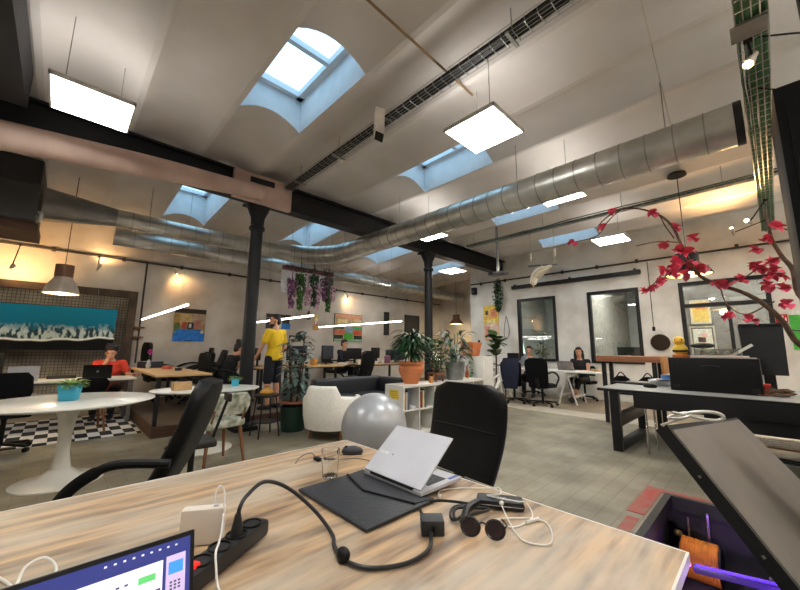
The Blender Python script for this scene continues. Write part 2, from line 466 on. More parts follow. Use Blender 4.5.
for i in range(n):
    a = 2 * PI * i / n; c, s_ = math.cos(a), math.sin(a); q = max(abs(c), abs(s_))
    r1.append(m.bm.verts.new((-.42, 7.42 + c / q * .24, 3.38 + s_ / q * .22)))
m.skin(r0, r1); m.build('transition', mat('dull_steel', (150, 150, 148), .4, .8, .1, 5), t, True)
for y in (.5, 2.2, 4.6, 6.4):
    MB().tube([(4.4, y, 3.6), (4.4, y, ceilz(4.4, y))], .006, 6).build('hanging_rod', steel, t, True)
for x in (.9, 2.8):
    MB().tube([(x, 7.42, 3.555), (x, 7.42, ceilz(x, 7.42))], .006, 6).build('hanging_rod', steel, t, True)
MB().lathe([(.207, -.03), (.207, .03)], (0, 0, 0), 24).xf(Matrix.Translation((4.42, -.05, 3.4)) @ Matrix.Rotation(PI / 2, 4, 'X')).build('end_grille', black, t, True)
t = thing('ventilation_duct', 'thinner pale steel duct running along the left wall to the far corner', 'duct', (5, 8.4, 3.1))
m = MB(); duct(m, [(.5, 8.33, 3.32), (4, 8.35, 3.32), (8, 8.4, 3.32), (11.62, 8.44, 3.32)], .17, .3); m.build('run', ductm, t, True)
for x in (2., 5., 8., 10.5): MB().tube([(x, 8.37, 3.49), (x, 8.37, ceilz(x, 8.37))], .006, 6).build('hanging_rod', steel, t, True)

t = thing('ventilation_unit', 'large dark grey ventilation unit at the left end of the round duct', 'ventilation unit', (-.95, 7.4, 2.9))
unit = mat('unit_grey', (72, 72, 70), .55, .2, .1, 3)
MB().bx(-1.9, -.45, 6.9, 7.95, 2.98, 3.86, .01).build('casing', unit, t, True)
MB().bx(-1.9, -.46, 6.88, 6.899, 3.5, 3.86).build('upper_panel', mat('unit_dark', (46, 47, 48), .5), t, True)
MB().bx(-1.85, -.42, 7.05, 7.9, 2.86, 2.98).build('drip_tray', mat('rust_brown', (88, 62, 46), .7), t, True)
MB().tube(curve_pts([(-.43, 6.95, 3.12), (-.4, 6.93, 3.1), (-.4, 6.93, 2.98)], 4), .02, 8).build('drain_pipe', whitepl, t, True)
for x in (-1.7, -.6): MB().tube([(x, 7.4, 3.86), (x, 7.4, 4.03)], .008, 6).build('hanging_rod', steel, t, True)

# cable trays
def basket(m, p, q, w, h, step=.1, r=.004):
    p, q = Vector(p), Vector(q); d = q - p; n = int(d.length / step); u = d.normalized(); sd = u.cross(Vector((0, 0, 1))).normalized() * (w / 2); up = Vector((0, 0, h))
    for o in (-sd, sd, -sd + up, sd + up, Vector((0, 0, 0)), -sd * .5, sd * .5): m.tube([p + o, q + o], r, 5)
    for i in range(n + 1):
        c = p + u * (i * step); m.tube([c - sd + up, c - sd, c + sd, c + sd + up], r, 5, True)
def cables(m, p, q, w, h, n, r=.009, wob=.012, sag=0):
    p, q = Vector(p), Vector(q); d = q - p; u = d.normalized(); sd = u.cross(Vector((0, 0, 1))).normalized(); k = max(3, int(d.length / .5))
    for i in range(n):
        o = sd * ((R.random() - .5) * w) + Vector((0, 0, R.random() * h + r))
        m.tube([p + d * (j / k) + o + sd * R.uniform(-wob, wob) + Vector((0, 0, R.uniform(0, wob))) for j in range(k + 1)], r, 6)
t = thing('cable_tray', 'wire basket tray full of black cables running diagonally across the ceiling to the brown plate', 'cable tray', (2.53, 2, 3.9))
m = MB(); basket(m, (2.53, -2.2, 3.93), (2.53, 5.45, 3.93), .15, .07, .11, .003); m.build('basket', steel, t, True)
m = MB(); cables(m, (2.53, -2.2, 3.937), (2.53, 5.45, 3.937), .12, .03, 20, .015); m.build('cables', blackcable, t, True)
for y in (1.25, 3.9, 5.): MB().tube([(2.53, y, 4.0), (2.53, y, ceilz(2.53, y))], .006, 6).bx(2.43, 2.63, y - .015, y + .015, 3.905, 3.925).build('bracket', steel, t, True)
t = thing('wall_speaker', 'small ivory wedge-shaped box hanging on the side of the black cable tray', 'speaker', (2.4, 2.88, 3.68), -.6)
MB().prism([(-.05, -.09, .04), (.06, -.09, .0), (.06, -.09, .31), (-.05, -.09, .34)], (0, .18, 0)).build('casing', mat('ivory_casing', (236, 228, 216), .6), t)
MB().prism([(-.04, -.08, .03), (.055, -.08, -.006), (.055, -.08, .002), (-.04, -.08, .038)], (0, .16, 0)).build('front_grille', blackpl, t)
MB().tube(curve_pts([(0, .08, .3), (.03, .16, .36), (.05, .26, .36), (.1, .3, .3)], 5), .007, 6).build('cable', blackcable, t)
MB().bar((.03, 0, .27), (.16, .04, .27), .03, .02, (0, 0, 1)).build('bracket', steel, t)

greenc = mat('green_cable', (66, 128, 78), .55, 0, .2, 12)
t = thing('cable_tray', 'wide wire tray of green data cables at the upper right', 'cable tray', (5, -.15, 3.6))
m = MB(); basket(m, (1.6, -.15, 3.6), (9.8, -.28, 3.6), .17, .08, .12)
basket(m, (5.25, -.25, 3.6), (5.45, -2.4, 3.6), .17, .06, .12); m.build('basket', steel, t, True)
m = MB(); cables(m, (1.6, -.15, 3.605), (9.8, -.28, 3.605), .15, .03, 30, .009, .012); cables(m, (5.25, -.25, 3.6), (5.45, -2.4, 3.6), .12, .05, 9, .009)
m.build('cables', greenc, t, True)
m = MB()
for x, y in ((3.55, -.5), (4.3, -.4)):
    m.tube(curve_pts([(x, -.2, 3.62), (x + .2, y, 3.56), (x + .5, y + .05, 3.5), (x + .6, y - .15, 3.62), (x + .9, y - .3, 3.7)], 6), .007, 6)
m.build('loose_cables', blackcable, t, True)
MB().bx(3.28, 3.46, -.255, -.06, 3.575, 3.592, .004).build('junction_plate', mat('grey_plate', (160, 156, 150), .7, .0), t, True)
for x in (2.4, 4.6, 6.9, 9.2): MB().tube([(x, -.15 - (x - 1.6) * .016, 3.6), (x, -.15 - (x - 1.6) * .016, ceilz(x, 0))], .006, 6).build('hanging_rod', steel, t, True)

t = thing('cable_tray', 'narrow wire tray with pale and black cables crossing above the right windows', 'cable tray', (7.3, 2.3, 3.8))
m = MB(); basket(m, (7.3, 5.1, 3.84), (7.3, -1., 3.84), .1, .04, .12); m.build('basket', steel, t, True)
m = MB(); cables(m, (7.3, 5.1, 3.845), (7.3, -1., 3.845), .08, .04, 6, .011, .02); m.build('cables', greenb, t, True)
for y in (4.9, 3.1, 1.6, .2): MB().tube([(7.3, y, 3.88), (7.3, y, ceilz(7.3, y))], .006, 6).build('hanging_rod', steel, t, True)
t = thing('projector', 'small projector on a long post hanging under the narrow cable tray', 'projector', (7.3, 4.23, 3.0))
MB().bx(-.13, .13, -.2, .2, 0, .07, .012).build('casing', mat('grey_casing', (92, 92, 94), .5), t)
MB().tube([(0, 0, .07), (0, 0, 1.2)], .03, 10).build('post', steel, t)
MB().lathe([(.03, -.02), (.035, .02)], (0, 0, 0), 14).xf(Matrix.Translation((-.14, .1, .035)) @ Matrix.Rotation(PI / 2, 4, 'Y')).build('lens', blackpl, t)

brass = mat('brass_conduit', (150, 120, 84), .5, .4)
MB().tube([(-1., 1.93, 4.075), (3.02, 1.99, 4.075)], .012, 8).solo('conduit', brass, 'thin brown conduit crossing the ceiling vaults beside the diagonal cable tray', 'conduit')
m = MB(); m.tube([(-3.1, 9.57, 3.14), (11.6, 9.57, 3.14)], .022, 8)
x = -2.5
while x < 11.5: m.bx(x - .03, x + .03, 9.555, 9.599, 3.1, 3.18); x += 1.1
m.solo('conduit', mat('dark_conduit', (62, 54, 48), .6), 'dark conduit running along the top of the left wall', 'conduit')
m = MB().tube([(1.22, 9.58, 3.12), (1.22, 9.58, .9)], .018, 8)
m.solo('conduit', mat('dark_conduit', (62, 54, 48)), 'thin vertical conduit on the left wall beside the meshed opening', 'conduit')
m = MB().tube([(10.06, 6.9, 3.47), (10.06, -3.8, 3.4)], .022, 8)
y = 6.5
while y > -3.5: m.bx(10.05, 10.099, y - .03, y + .03, 3.41, 3.5); y -= .9
m.solo('conduit', mat('dark_conduit', (62, 54, 48)), 'dark conduit running along the top of the window wall', 'conduit')
t = thing('roller_blind_case', 'long black roller blind case above the framed windows', 'blind', (10.03, 3.64, 3.1))
MB().bx(9.98, 10.09, 1.93, 5.35, 3.12, 3.23, .02).build('case', black, t, True)
for y in (2.05, 3.6, 5.25): MB().bx(10.0, 10.099, y - .02, y + .02, 3.23, 3.27).build('bracket', black, t, True)
MB().tube([(3.1, .42, 4.2), (4.55, .44, 3.35), (6.9, .5, 4.2)][:2], .004, 5).solo('rope', mat('pale_rope', (206, 198, 182), .9), 'thin pale rope running down from the ceiling to the round duct', 'rope')

# spotlights
bulb = emit('warm_bulb', (255, 226, 170), 60)
def spot(p, d, label, on=(0, 0, .12), power=0, rad=.05):
    p = Vector(p); t = thing('clip_spotlight', label, 'spotlight', p, 0, 'clip-on spotlights'); d = Vector(d).normalized()
    MB().tube([-d * .09, -d * .05, d * .0, d * .06], [.02, .022, .03, .036], 14).build('lamp_head', blackpl if power == 0 else mat('white_spot', (210, 200, 186), .5), t)
    MB().sphere(d * .05, .026, 12, 8).build('bulb', bulb, t)
    MB().tube([-d * .03, Vector(on)], .009, 6).box(Vector(on), (.04, .05, .03)).build('arm', blackpl, t)
    l = bpy.data.lights.new('spot_glow', 'SPOT'); l.energy = power or 20; l.color = (1, .56, .22); l.spot_size = 2.4; l.spot_blend = .8; l.shadow_soft_size = rad
    o = bpy.data.objects.new('spot_glow', l); COL.objects.link(o); o.location = p + d * .11
    o.rotation_euler = d.to_track_quat('-Z', 'Y').to_euler()
spot((.39, 9.36, 2.87), (.25, .35, .9), 'clip spotlight on the left wall, above the end of the meshed opening', (0, .2, .25), 9)
spot((1.75, 9.36, 3.0), (.3, .3, -.5), 'clip spotlight on the left wall, left of the near column', (0, .2, .13), 8)
spot((6.62, 9.36, 2.95), (.3, .4, -.3), 'clip spotlight on the left wall, right of the hanging flowers', (0, .2, .17), 8)
spot((-.75, 8.9, 2.6), (.1, .9, .45), 'clip spotlight on the left wall beside the ventilation unit', (0, .66, .53), 34)
spot((3.5, -.15, 3.42), (-.5, .3, -.7), 'clip spotlight hanging from the green cable tray', (0, 0, .17), 14)
spot((7.68, -.02, 3.3), (-.9, .3, .2), 'clip spotlight near the red flowers, turned to the ceiling', (0, -.22, .3), 14)
spot((8.9, .2, 3.5), (-.2, .15, 1), 'clip spotlight near the window wall, aimed up at the vault', (0, -.44, .1), 60)

# pendant lamps
def pendant(p, r, h, mshade, label, ztop, glow=25, neck=.4, canopy=True):
    t = thing('pendant_lamp', label, 'lamp', p)
    MB().lathe([(r, 0), (r * .99, h * .06), (r * .84, h * .28), (r * .55, h * .52), (r * .5, h * .56), (r * .5, h * .8), (r * .5, h), (r * .1, h * 1.02), (r * .1, h * .98), (r * .45, h * .96), (r * .5, h * .5), (r * .8, h * .27), (r * .95, 0)], n=28, closed=True).build('lamp_shade', mshade[0], t)
    if len(mshade) > 1: MB().lathe([(r * .515, h * .58), (r * .515, h * 1.01), (.02, h * 1.05)], n=28).build('cap', mshade[1], t)
    MB().lathe([(r * .95, .006), (r * .93, .02)], n=28).build('diffuser', emit('pendant_glow', (255, 216, 130), 1.6), t)
    MB().tube([(0, 0, h), (0, 0, ztop - p[2])], .006, 6).build('cord', blackcable, t)
    if canopy: MB().lathe([(.13, ztop - p[2] - .06), (.12, ztop - p[2] - .02), (.04, ztop - p[2])], n=20).build('canopy', blackpl, t)
    l = bpy.data.lights.new('pendant_glow', 'POINT'); l.energy = glow; l.color = (1, .8, .5); l.shadow_soft_size = .08
    o = bpy.data.objects.new('pendant_glow', l); COL.objects.link(o); o.location = Vector(p) + Vector((0, 0, -.06))
greyshade = mat('grey_enamel', (190, 176, 160), .4, .1); brownc = mat('copper_brown', (120, 84, 62), .5, .3)
pendant((-.08, 7.5, 2.05), .215, .45, (greyshade, brownc), 'grey dome pendant lamp with brown cap before the blue ocean picture', 3.98, 14, canopy=False)
pendant((6.9, .71, 2.42), .3, .34, (blackpl,), 'black pendant lamp with glowing underside behind the red blossoms', 4.12, 14)
pendant((10.8, 8.1, 2.2), .26, .36, (brownc,), 'far copper brown pendant lamp in the back corner', 3.9, 10, canopy=False)

# linear tube lamps over the left desks
tube_e = emit('led_tube', (255, 252, 244), 9)
def ledtube(x, y0, y1, z, label):
    t = thing('linear_lamp', label, 'lamp', (x, (y0 + y1) / 2, z), 0, 'linear lamps over the desks')
    h = (y1 - y0) / 2
    MB().bar((0, -h, 0), (0, h, 0), .022, .02, (0, 0, 1)).build('diffuser', tube_e, t)
    MB().bar((0, -h, .0165), (0, h, .0165), .012, .012, (0, 0, 1)).build('housing', white, t)
    for y in (-h * .8, h * .8): MB().tube([(0, y, .03), (0, y, ceilz(x, y + (y0 + y1) / 2) - z)], .002, 5).build('wire', steel, t)
ledtube(1.21, 5.5, 9.3, 1.83, 'linear lamp above the wooden desk, left of the near column')
ledtube(3.22, 5.6, 8.3, 1.83, 'linear lamp behind the man in the yellow shirt')
ledtube(5.15, 5.3, 8.6, 1.83, 'linear lamp in front of the green painting')

# trapeze with a white bird
t = thing('trapeze', 'wooden trapeze perch hanging on two ropes from the narrow cable tray', 'perch', (7.3, 3.15, 3.06))
MB().tube([(0, -.32, -.03), (0, .32, .03)], .018, 8).build('bar', mat('perch_grey', (96, 92, 92), .6), t)
for y in (-.26, .26):
    MB().tube([(0, y, 0), (0, y, .79)], .006, 6).build('rope', mat('pale_rope', (206, 198, 182)), t)
    MB().lathe([(.005, .14), (.03, .17), (.035, .24), (.02, .3), (.005, .31)], (0, y, 0), 10).build('wooden_bead', mat('ivory', (226, 214, 188), .6), t)
t = thing('toy_bird', 'white cockatoo figure hanging upside down from the trapeze', 'bird figure', (7.3, 3.2, 2.75))
birdw = mat('ivory_feathers', (232, 222, 200), .7, 0, .06, 12)
m = MB()
m.tube(curve_pts([(0, -.24, .28), (0, -.1, .22), (0, .05, .16), (0, .15, .08), (0, .18, -.03)], 5), [.02, .03, .04, .05, .06, .07, .08, .09, .098, .102, .102, .1, .095, .09, .085, .08, .078, .078, .076, .07, .045], 14)
m.sphere((0, .175, -.03), (.07, .07, .075), 14, 10)
m.build('body', birdw, t)
for s_ in (-1, 1): MB().tube(curve_pts([(s_ * .07, -.16, .25), (s_ * .1, .0, .19), (s_ * .09, .12, .11)], 4), [.012, .03, .04, .046, .05, .046, .04, .03, .012], 10, flat=.5).build('wing', birdw, t)
MB().tube([(0, .18, -.09), (0, .185, -.13), (0, .165, -.16)], [.026, .018, .004], 8).build('beak', mat('beak', (206, 176, 120), .5), t)
for s in (-1, 1): MB().sphere((s * .066, .19, -.035), .011, 8, 6).build('eye', blackpl, t)
for s in (-1, 1): MB().tube([(s * .025, .0, .2), (s * .02, -.04, .31)], [.02, .012], 8).build('leg', birdw, t)

# hanging flower arrangement
t = thing('hanging_planter', 'hanging planter of purple wisteria and green tassels on a white board', 'planter', (3.85, 6.9, 2.3))
MB().bx(3.22, 3.75, 6.98, 7., 2.42, 2.9).bx(3.75, 4.3, 6.98, 7., 2.6, 2.95).build('board', mat('translucent_white', (232, 232, 236), .5), t, True)
MB().bx(3.25, 4.45, 6.86, 7.05, 2.92, 3.0, .02).build('trough', mat('dusky_red', (96, 44, 54), .6), t, True)
for x in (3.4, 4.4): MB().tube([(x, 6.95, 3.0), (x, 6.95, 3.98)], .004, 5).build('wire', steel, t, True)
purple = mat('wisteria_purple', (150, 96, 140), .7, 0, .3, 20); pink = mat('wisteria_pink', (206, 160, 186), .7, 0, .2, 20)
def cluster(x, z0, z1, r, mm_, nm):
    m = MB(); n = int((z0 - z1) * 260)
    for i in range(n):
        f = R.random() ** 1.2; z = z0 + (z1 - z0) * f; q = r * (1 - f * .8) + .01
        a = R.uniform(0, 6.28); m.leaf((x + math.cos(a) * q * .7, 6.88 + math.sin(a) * q * .7, z), (math.cos(a) * .7, math.sin(a) * .7, -.9), .075, .05, .5, 2)
    m.tube([(x, 6.88, z0 + .25), (x, 6.88, z1)], .012, 5)
    m.build(nm, mm_, t, True)
cluster(3.42, 2.75, 2.1, .1, purple, 'flower_cluster'); cluster(3.8, 2.6, 2.2, .1, pink, 'flower_cluster')
cluster(4.02, 2.65, 2.15, .12, pink, 'flower_cluster'); cluster(4.24, 2.85, 2.35, .14, purple, 'flower_cluster'); cluster(4.42, 2.7, 2.35, .1, pink, 'flower_cluster')
for x, z1 in ((3.62, 2.1), (3.94, 2.2), (4.32, 2.1)): cluster(x, 2.88, z1, .11, green1 if z1 < 2.15 else green2, 'tassel')
m = MB()
for i in range(50): m.leaf((R.uniform(3.3, 4.45), 6.9, 2.95), (R.uniform(-1, 1), R.uniform(-1, .2), R.uniform(-.2, .9)), .14, .05, .8, 3)
m.build('foliage', green2, t, True)
MB().lathe([(.001, 0), (.05, .02), (.055, .1), (.025, .16), (.02, .2), (.0, .2)], (3.86, 6.9, 1.86), 12).tube([(3.86, 6.9, 2.05), (3.86, 6.9, 2.4)], .003, 5).solo('hanging_bottle', woodd, 'small brown bottle hanging below the purple wisteria planter', 'bottle')
# ================================================================ the near desk and what lies on it
deskm = mat('washed_oak', (204, 170, 130), .42, 0, .1, 3.2, .04, (118, 98, 82), 0, (1.0, 9, 9))
N, L, B_ = nodes_of(deskm)
nz = N.new('ShaderNodeTexNoise'); mp = N.new('ShaderNodeMapping'); tc = N.new('ShaderNodeTexCoord')
mp.inputs['Scale'].default_value = (1.6, 4.5, 4); nz.inputs['Scale'].default_value = 1.6; nz.inputs['Detail'].default_value = 6
L.new(tc.outputs['Object'], mp.inputs[0]); L.new(mp.outputs[0], nz.inputs['Vector'])
rp = N.new('ShaderNodeValToRGB'); rp.color_ramp.elements[0].position = .42; rp.color_ramp.elements[1].position = .62
mx = N.new('ShaderNodeMix'); mx.data_type = 'RGBA'; mx.inputs['B'].default_value = lin((196, 184, 166))
src = B_.inputs['Base Color'].links[0].from_socket
ml = N.new('ShaderNodeMath'); ml.operation = 'MULTIPLY'; ml.inputs[1].default_value = .7
L.new(nz.outputs['Fac'], rp.inputs[0]); L.new(rp.outputs[0], ml.inputs[0]); L.new(ml.outputs[0], mx.inputs['Factor']); L.new(src, mx.inputs['A']); L.new(mx.outputs['Result'], B_.inputs['Base Color'])
DX0, DX1, DY0, DY1, DZ = -1.9, 1.22, .19, 1.7, .74
t = thing('desk', 'large washed-oak desk in the foreground with white edging', 'desk', (-.34, .945, 0))
MB().bx(DX0 + .006, DX1 - .006, DY0 + .006, DY1 - .006, DZ - .026, DZ).build('desktop', deskm, t, True)
m = MB()
m.bx(DX0, DX1, DY0, DY0 + .006, DZ - .027, DZ + .0006).bx(DX0, DX1, DY1 - .006, DY1, DZ - .027, DZ + .0006).bx(DX0, DX0 + .006, DY0 + .006, DY1 - .006, DZ - .027, DZ + .0006).bx(DX1 - .006, DX1, DY0 + .006, DY1 - .006, DZ - .027, DZ + .0006)
m.build('edging', white, t, True)
for x in (-1.8, 1.1):
    for y in (.3, 1.6):
        MB().bx(x - .025, x + .025, y - .025, y + .025, 0.001, DZ - .0262).build('leg', white, t, True)
MB().bx(-1.7, 1.0, .93, .96, .66, DZ - .0262).build('beam', white, t, True)

Z = DZ + .001
# leather sleeve
t = thing('laptop_sleeve', 'black leather envelope sleeve lying under the silver laptop', 'laptop sleeve', (.82, 1.02, Z))
lea = mat('dark_grain_leather', (44, 46, 52), .5, 0, .08, 60, .1)
sx0, sx1, sy0, sy1 = .672, .965, .825, 1.215
MB().bx(sx0, sx1, sy0, sy1, Z + .0, Z + .011, .004).build('body', lea, t, True)
MB().prism([(sx1 - .004, sy0 + .002, Z + .0112), (sx1 - .004, sy1 - .002, Z + .0112), (.882, sy1 - .01, Z + .0112), (.83, 1.04, Z + .0112), (.885, sy0 + .02, Z + .0112)], (0, 0, .003)).build('flap', lea, t, True)
m = MB(); m.tube([(.882, sy1 - .006, Z + .014), (.83, 1.04, Z + .014), (.885, sy0 + .016, Z + .014)], .0035, 6); m.build('flap_trim', black, t, True)
m = MB()
for a, b in (((sx0 + .008, sy0 + .008), (sx0 + .008, sy1 - .008)), ((sx0 + .008, sy0 + .008), (.88, sy0 + .008))): m.tube([(*a, Z + .011), (*b, Z + .011)], .0012, 5)
m.build('stitching', mat('grey_thread', (70, 72, 78), .8), t, True)
# second laptop, half closed
ZL = Z + .0145
t = thing('laptop', 'silver laptop, half closed, lying on the black leather sleeve', 'laptop', (.95, 1.015, ZL))
MB().bx(.935, 1.165, .86, 1.172, ZL, ZL + .013, .003).build('base', silver, t, True)
MB().bx(1.0, 1.1, .885, 1.145, ZL + .0131, ZL + .0141).build('keyboard', mat('grey_keys', (66, 68, 74), .6, 0, .3, 70), t, True)
MB().bx(1.11, 1.155, .97, 1.06, ZL + .0131, ZL + .0136).build('trackpad', mat('pad_grey', (176, 177, 182), .4, .4), t, True)
MB().bx(1.105, 1.16, .87, .885, ZL + .0131, ZL + .0137).build('sticker', mat('blue_sticker', (70, 110, 190), .5), t, True)
L2 = .228; an = math.radians(38); hx, hz = .938, ZL + .017
mt = Matrix.Translation((hx, 0, hz)) @ Matrix.Rotation(-an, 4, 'Y')
lid = MB().bx(0, L2, .862, 1.17, -.002, .004, .002).xf(mt).build('lid', silver, t, True)
MB().bx(.008, L2 - .006, .868, 1.164, -.0032, -.0022).xf(mt).build('screen', mat('screen_dark', (14, 14, 16), .15), t, True)
MB().bx(.085, .098, 1.105, 1.155, .0042, .0046).xf(mt).build('logo', mat('logo_white', (240, 240, 244), .3), lid, True)
MB().lathe([(.004, 0), (.004, .0006)], (.092, 1.08, .0042), 12).xf(mt).build('logo_dot', mat('logo_grey', (130, 130, 138), .3), lid, True)
MB().tube([(hx, .9, hz - .003), (hx, 1.13, hz - .003)], .006, 8).build('hinge', blackpl, t, True)
# tumbler
t = thing('water_glass', 'empty clear glass tumbler on the desk beside the mouse', 'glass', (.836, 1.265, Z))
def realglass(name):
    m = bpy.data.materials.new(name); m.use_nodes = True; b = m.node_tree.nodes['Principled BSDF']
    b.inputs['Transmission Weight'].default_value = 1; b.inputs['Roughness'].default_value = .02; b.inputs['IOR'].default_value = 1.45; b.inputs['Base Color'].default_value = (.97, .98, .97, 1)
    return m
MB().lathe([(.027, 0), (.03, .004), (.033, .04), (.037, .105), (.034, .105), (.03, .04), (.026, .012)], n=32, closed=False).build('tumbler', realglass('clear_glass'), t)
m = MB()
for i in range(6):
    a = 3.6 + i * .18; m.box((math.cos(a) * .0362, math.sin(a) * .0362, .078), (.003, .004, .006 if i % 2 else .009), a)
m.build('printed_mark', mat('grey_print', (96, 100, 100), .6), t)
# mouse
t = thing('computer_mouse', 'small black computer mouse near the far desk corner', 'mouse', (1.09, 1.46, Z), 2.5)
MB().sphere((0, 0, .012), (.053, .03, .024), 20, 12).bx(-.045, .045, -.026, .026, 0, .006, .002).build('shell', mat('mouse_dark', (42, 44, 54), .4), t)
MB().lathe([(.008, -.004), (.008, .004)], n=12).xf(Matrix.Translation((.03, 0, .03)) @ Matrix.Rotation(PI / 2, 4, 'X')).build('scroll_wheel', blackpl, t)
for s in (-1, 1): MB().sphere((.02, s * .012, .0225), (.026, .011, .011), 12, 8).build('button', mat('mouse_grey', (60, 64, 78), .3), t)
t = thing('usb_plug', 'small black plug with a thin lead lying behind the glass', 'plug', (.91, 1.48, Z))
MB().bx(-.012, .012, -.022, .022, 0, .012, .003).build('plug_body', blackpl, t)
MB().tube(curve_pts([(0, -.02, .006), (.06, -.06, .003), (.14, -.1, .003), (.17, -.2, .003), (.13, -.26, .003)], 6), .0018, 6).tube(curve_pts([(0, .02, .006), (.0, .06, .02), (-.05, .07, .01), (-.1, .02, .003)], 6), .0018, 6).build('lead', mat('grey_lead', (110, 108, 104), .5), t)

# power strip with a white charger
d = (Vector((.456, 1.035, 0)) - Vector((.20, .875, 0))).normalized(); ps = Vector((.12, .818, Z)); ang = math.atan2(d.y, d.x)
t = thing('power_strip', 'black multi-socket power strip behind the open laptop', 'power strip', ps, ang)
LEN = (Vector((.456, 1.035, 0)) - Vector((.12, .818, 0))).length
MB().bx(0, LEN, -.029, .029, 0, .042, .012).build('body', mat('strip_black', (34, 34, 36), .45), t)
for i in range(5):
    x = LEN - .042 - i * .058
    MB().lathe([(.026, .0402), (.026, .045), (.022, .0452), (.021, .0415), (.0, .0415)], (x, 0, 0), 22).build('socket', blackpl, t)
MB().bx(.148, .172, -.012, .012, .041, .05, .003).build('switch', emit('red_switch', (220, 30, 24), .8), t)
P1 = ps + d * (LEN - .1) + Vector((0, 0, .046))
t = thing('power_cable', 'thick black power cable with a bead, from the power strip to the black adapter', 'cable', (.5, .85, Z))
cp = [P1 + Vector((0, 0, .03)), P1 + Vector((.004, 0, .06)), (.405, 1.0, .862), (.45, 1.0, .884), (.52, 1.0, .85), (.585, .96, .785), (.595, .88, Z + .006), (.565, .82, Z + .006), (.55, .755, Z + .006), (.575, .69, Z + .006), (.65, .645, Z + .006), (.73, .645, Z + .008), (.785, .685, Z + .014)]
MB().tube(curve_pts(cp, 8), .0052, 10).build('lead', mat('cable_grey_black', (34, 34, 36), .4), t, True)
MB().tube([P1 + Vector((0, 0, -.004)), P1 + Vector((0, 0, .012)), P1 + Vector((0, 0, .045))], [.016, .014, .007], 12).build('plug', mat('cable_grey_black', (34, 34, 36)), t, True)
MB().sphere((.55, .762, Z + .016), (.016, .02, .016), 14, 10).build('ferrite_bead', blackpl, t, True)
t = thing('power_adapter', 'square black power adapter lying left of the sunglasses', 'adapter', (.812, .705, Z), -.75)
MB().bx(-.032, .032, -.026, .026, 0, .04, .004).build('body', mat('adapter_grey', (52, 54, 56), .55), t)
MB().bx(-.006, .006, -.034, -.026, .01, .03, .002).build('inlet', blackpl, t)
tw = MB().tube(curve_pts([(.84, .73, Z + .01), (.87, .80, Z + .005), (.92, .84, Z + .005), (.97, .8, Z + .012), (1.02, .72, Z + .01), (.96, .69, Z + .016), (.9, .69, Z + .012), (.95, .72, Z + .02), (1.03, .66, Z + .012), (.97, .66, Z + .018), (.9, .7, Z + .008), (.96, .74, Z + .014), (1.04, .7, Z + .008)], 7), .0045, 8)
tw.tube(curve_pts([(.9, .66, Z + .012), (.96, .69, Z + .022), (1.03, .7, Z + .02)], 5), .012, 8)
tw.solo('cable_bundle', blackcable, 'tangled black charger lead bundled beside the sunglasses', 'cable')
# sunglasses
t = thing('sunglasses', 'dark round sunglasses lying on the desk beside the tangled leads', 'sunglasses', (.882, .585, Z), math.atan2(.5 - .635, .925 - .845))
fr = mat('tortoise_black', (26, 20, 18), .25)
lens = mat('dark_lens', (38, 30, 34), .08, 0, .1, 3, 0, (70, 52, 48))
for s in (-1, 1):
    MB().tube([(s * .033 + .0255 * math.cos(a), 0, .027 + .0225 * math.sin(a)) for a in [i * PI / 9 for i in range(19)]], .0028, 8, False).xf(Matrix.Rotation(-.35, 4, 'X')).build('rim', fr, t)
    MB().lathe([(.0245, -.001), (.0245, .001)], n=24, sy=.88).xf(Matrix.Rotation(-.35, 4, 'X') @ Matrix.Translation((s * .033, 0, .027)) @ Matrix.Rotation(PI / 2, 4, 'X')).build('lens', lens, t)
    MB().tube(curve_pts([(s * .06, .005, .036), (s * .064, .05, .022), (s * .058, .1, .008), (s * .05, .13, .003)], 5), .0028, 8).build('temple', fr, t)
MB().tube(curve_pts([(-.01, .0, .036), (0, .002, .04), (.01, .0, .036)], 4), .0025, 8).xf(Matrix.Rotation(-.2, 4, 'X')).build('bridge', fr, t)
t = thing('glasses_case', 'black soft case lying near the right edge of the desk', 'case', (1.10, .66, Z), -1.0)
MB().bx(-.075, .075, -.033, .033, 0, .028, .012).build('body', mat('case_black', (30, 31, 34), .5), t)
MB().bx(-.07, .07, -.034, -.0335, .013, .015).build('zip', silver, t)
MB().bx(-.02, .02, -.01, .004, .0282, .0288).build('tag', mat('grey_tag', (120, 122, 126), .5), t)
t = thing('earphones', 'white wired earphones coiled at the right edge of the desk', 'earphones', (1.05, .55, Z))
ec = [(1.0, .835, Z), (1.05, .87, Z), (1.13, .83, Z), (1.175, .75, Z + .01), (1.15, .69, Z + .032), (1.10, .66, Z + .033), (1.07, .69, Z + .03), (1.1, .6, Z + .03), (1.16, .6, Z + .01), (1.1, .55, Z), (1.0, .56, Z), (.98, .62, Z + .004), (1.06, .58, Z), (1.1, .52, Z), (1.06, .475, Z), (.985, .45, Z), (.955, .51, Z), (1.02, .585, Z + .004), (1.06, .63, Z + .02)]
MB().tube(curve_pts([Vector(p) + Vector((0, 0, .003)) for p in ec], 7), .0022, 8).build('lead', whitecable, t, True)
MB().tube([(1.1, .53, Z + .006), (1.05, .545, Z + .006)], .0045, 8).build('splitter', whitecable, t, True)
for p in ((1.0, .835, Z + .007), (1.06, .63, Z + .03)): MB().sphere(p, (.009, .007, .007), 12, 8).tube([p, Vector(p) + Vector((.016, .008, -.002))], .003, 8).build('earbud', whitecable, t, True)
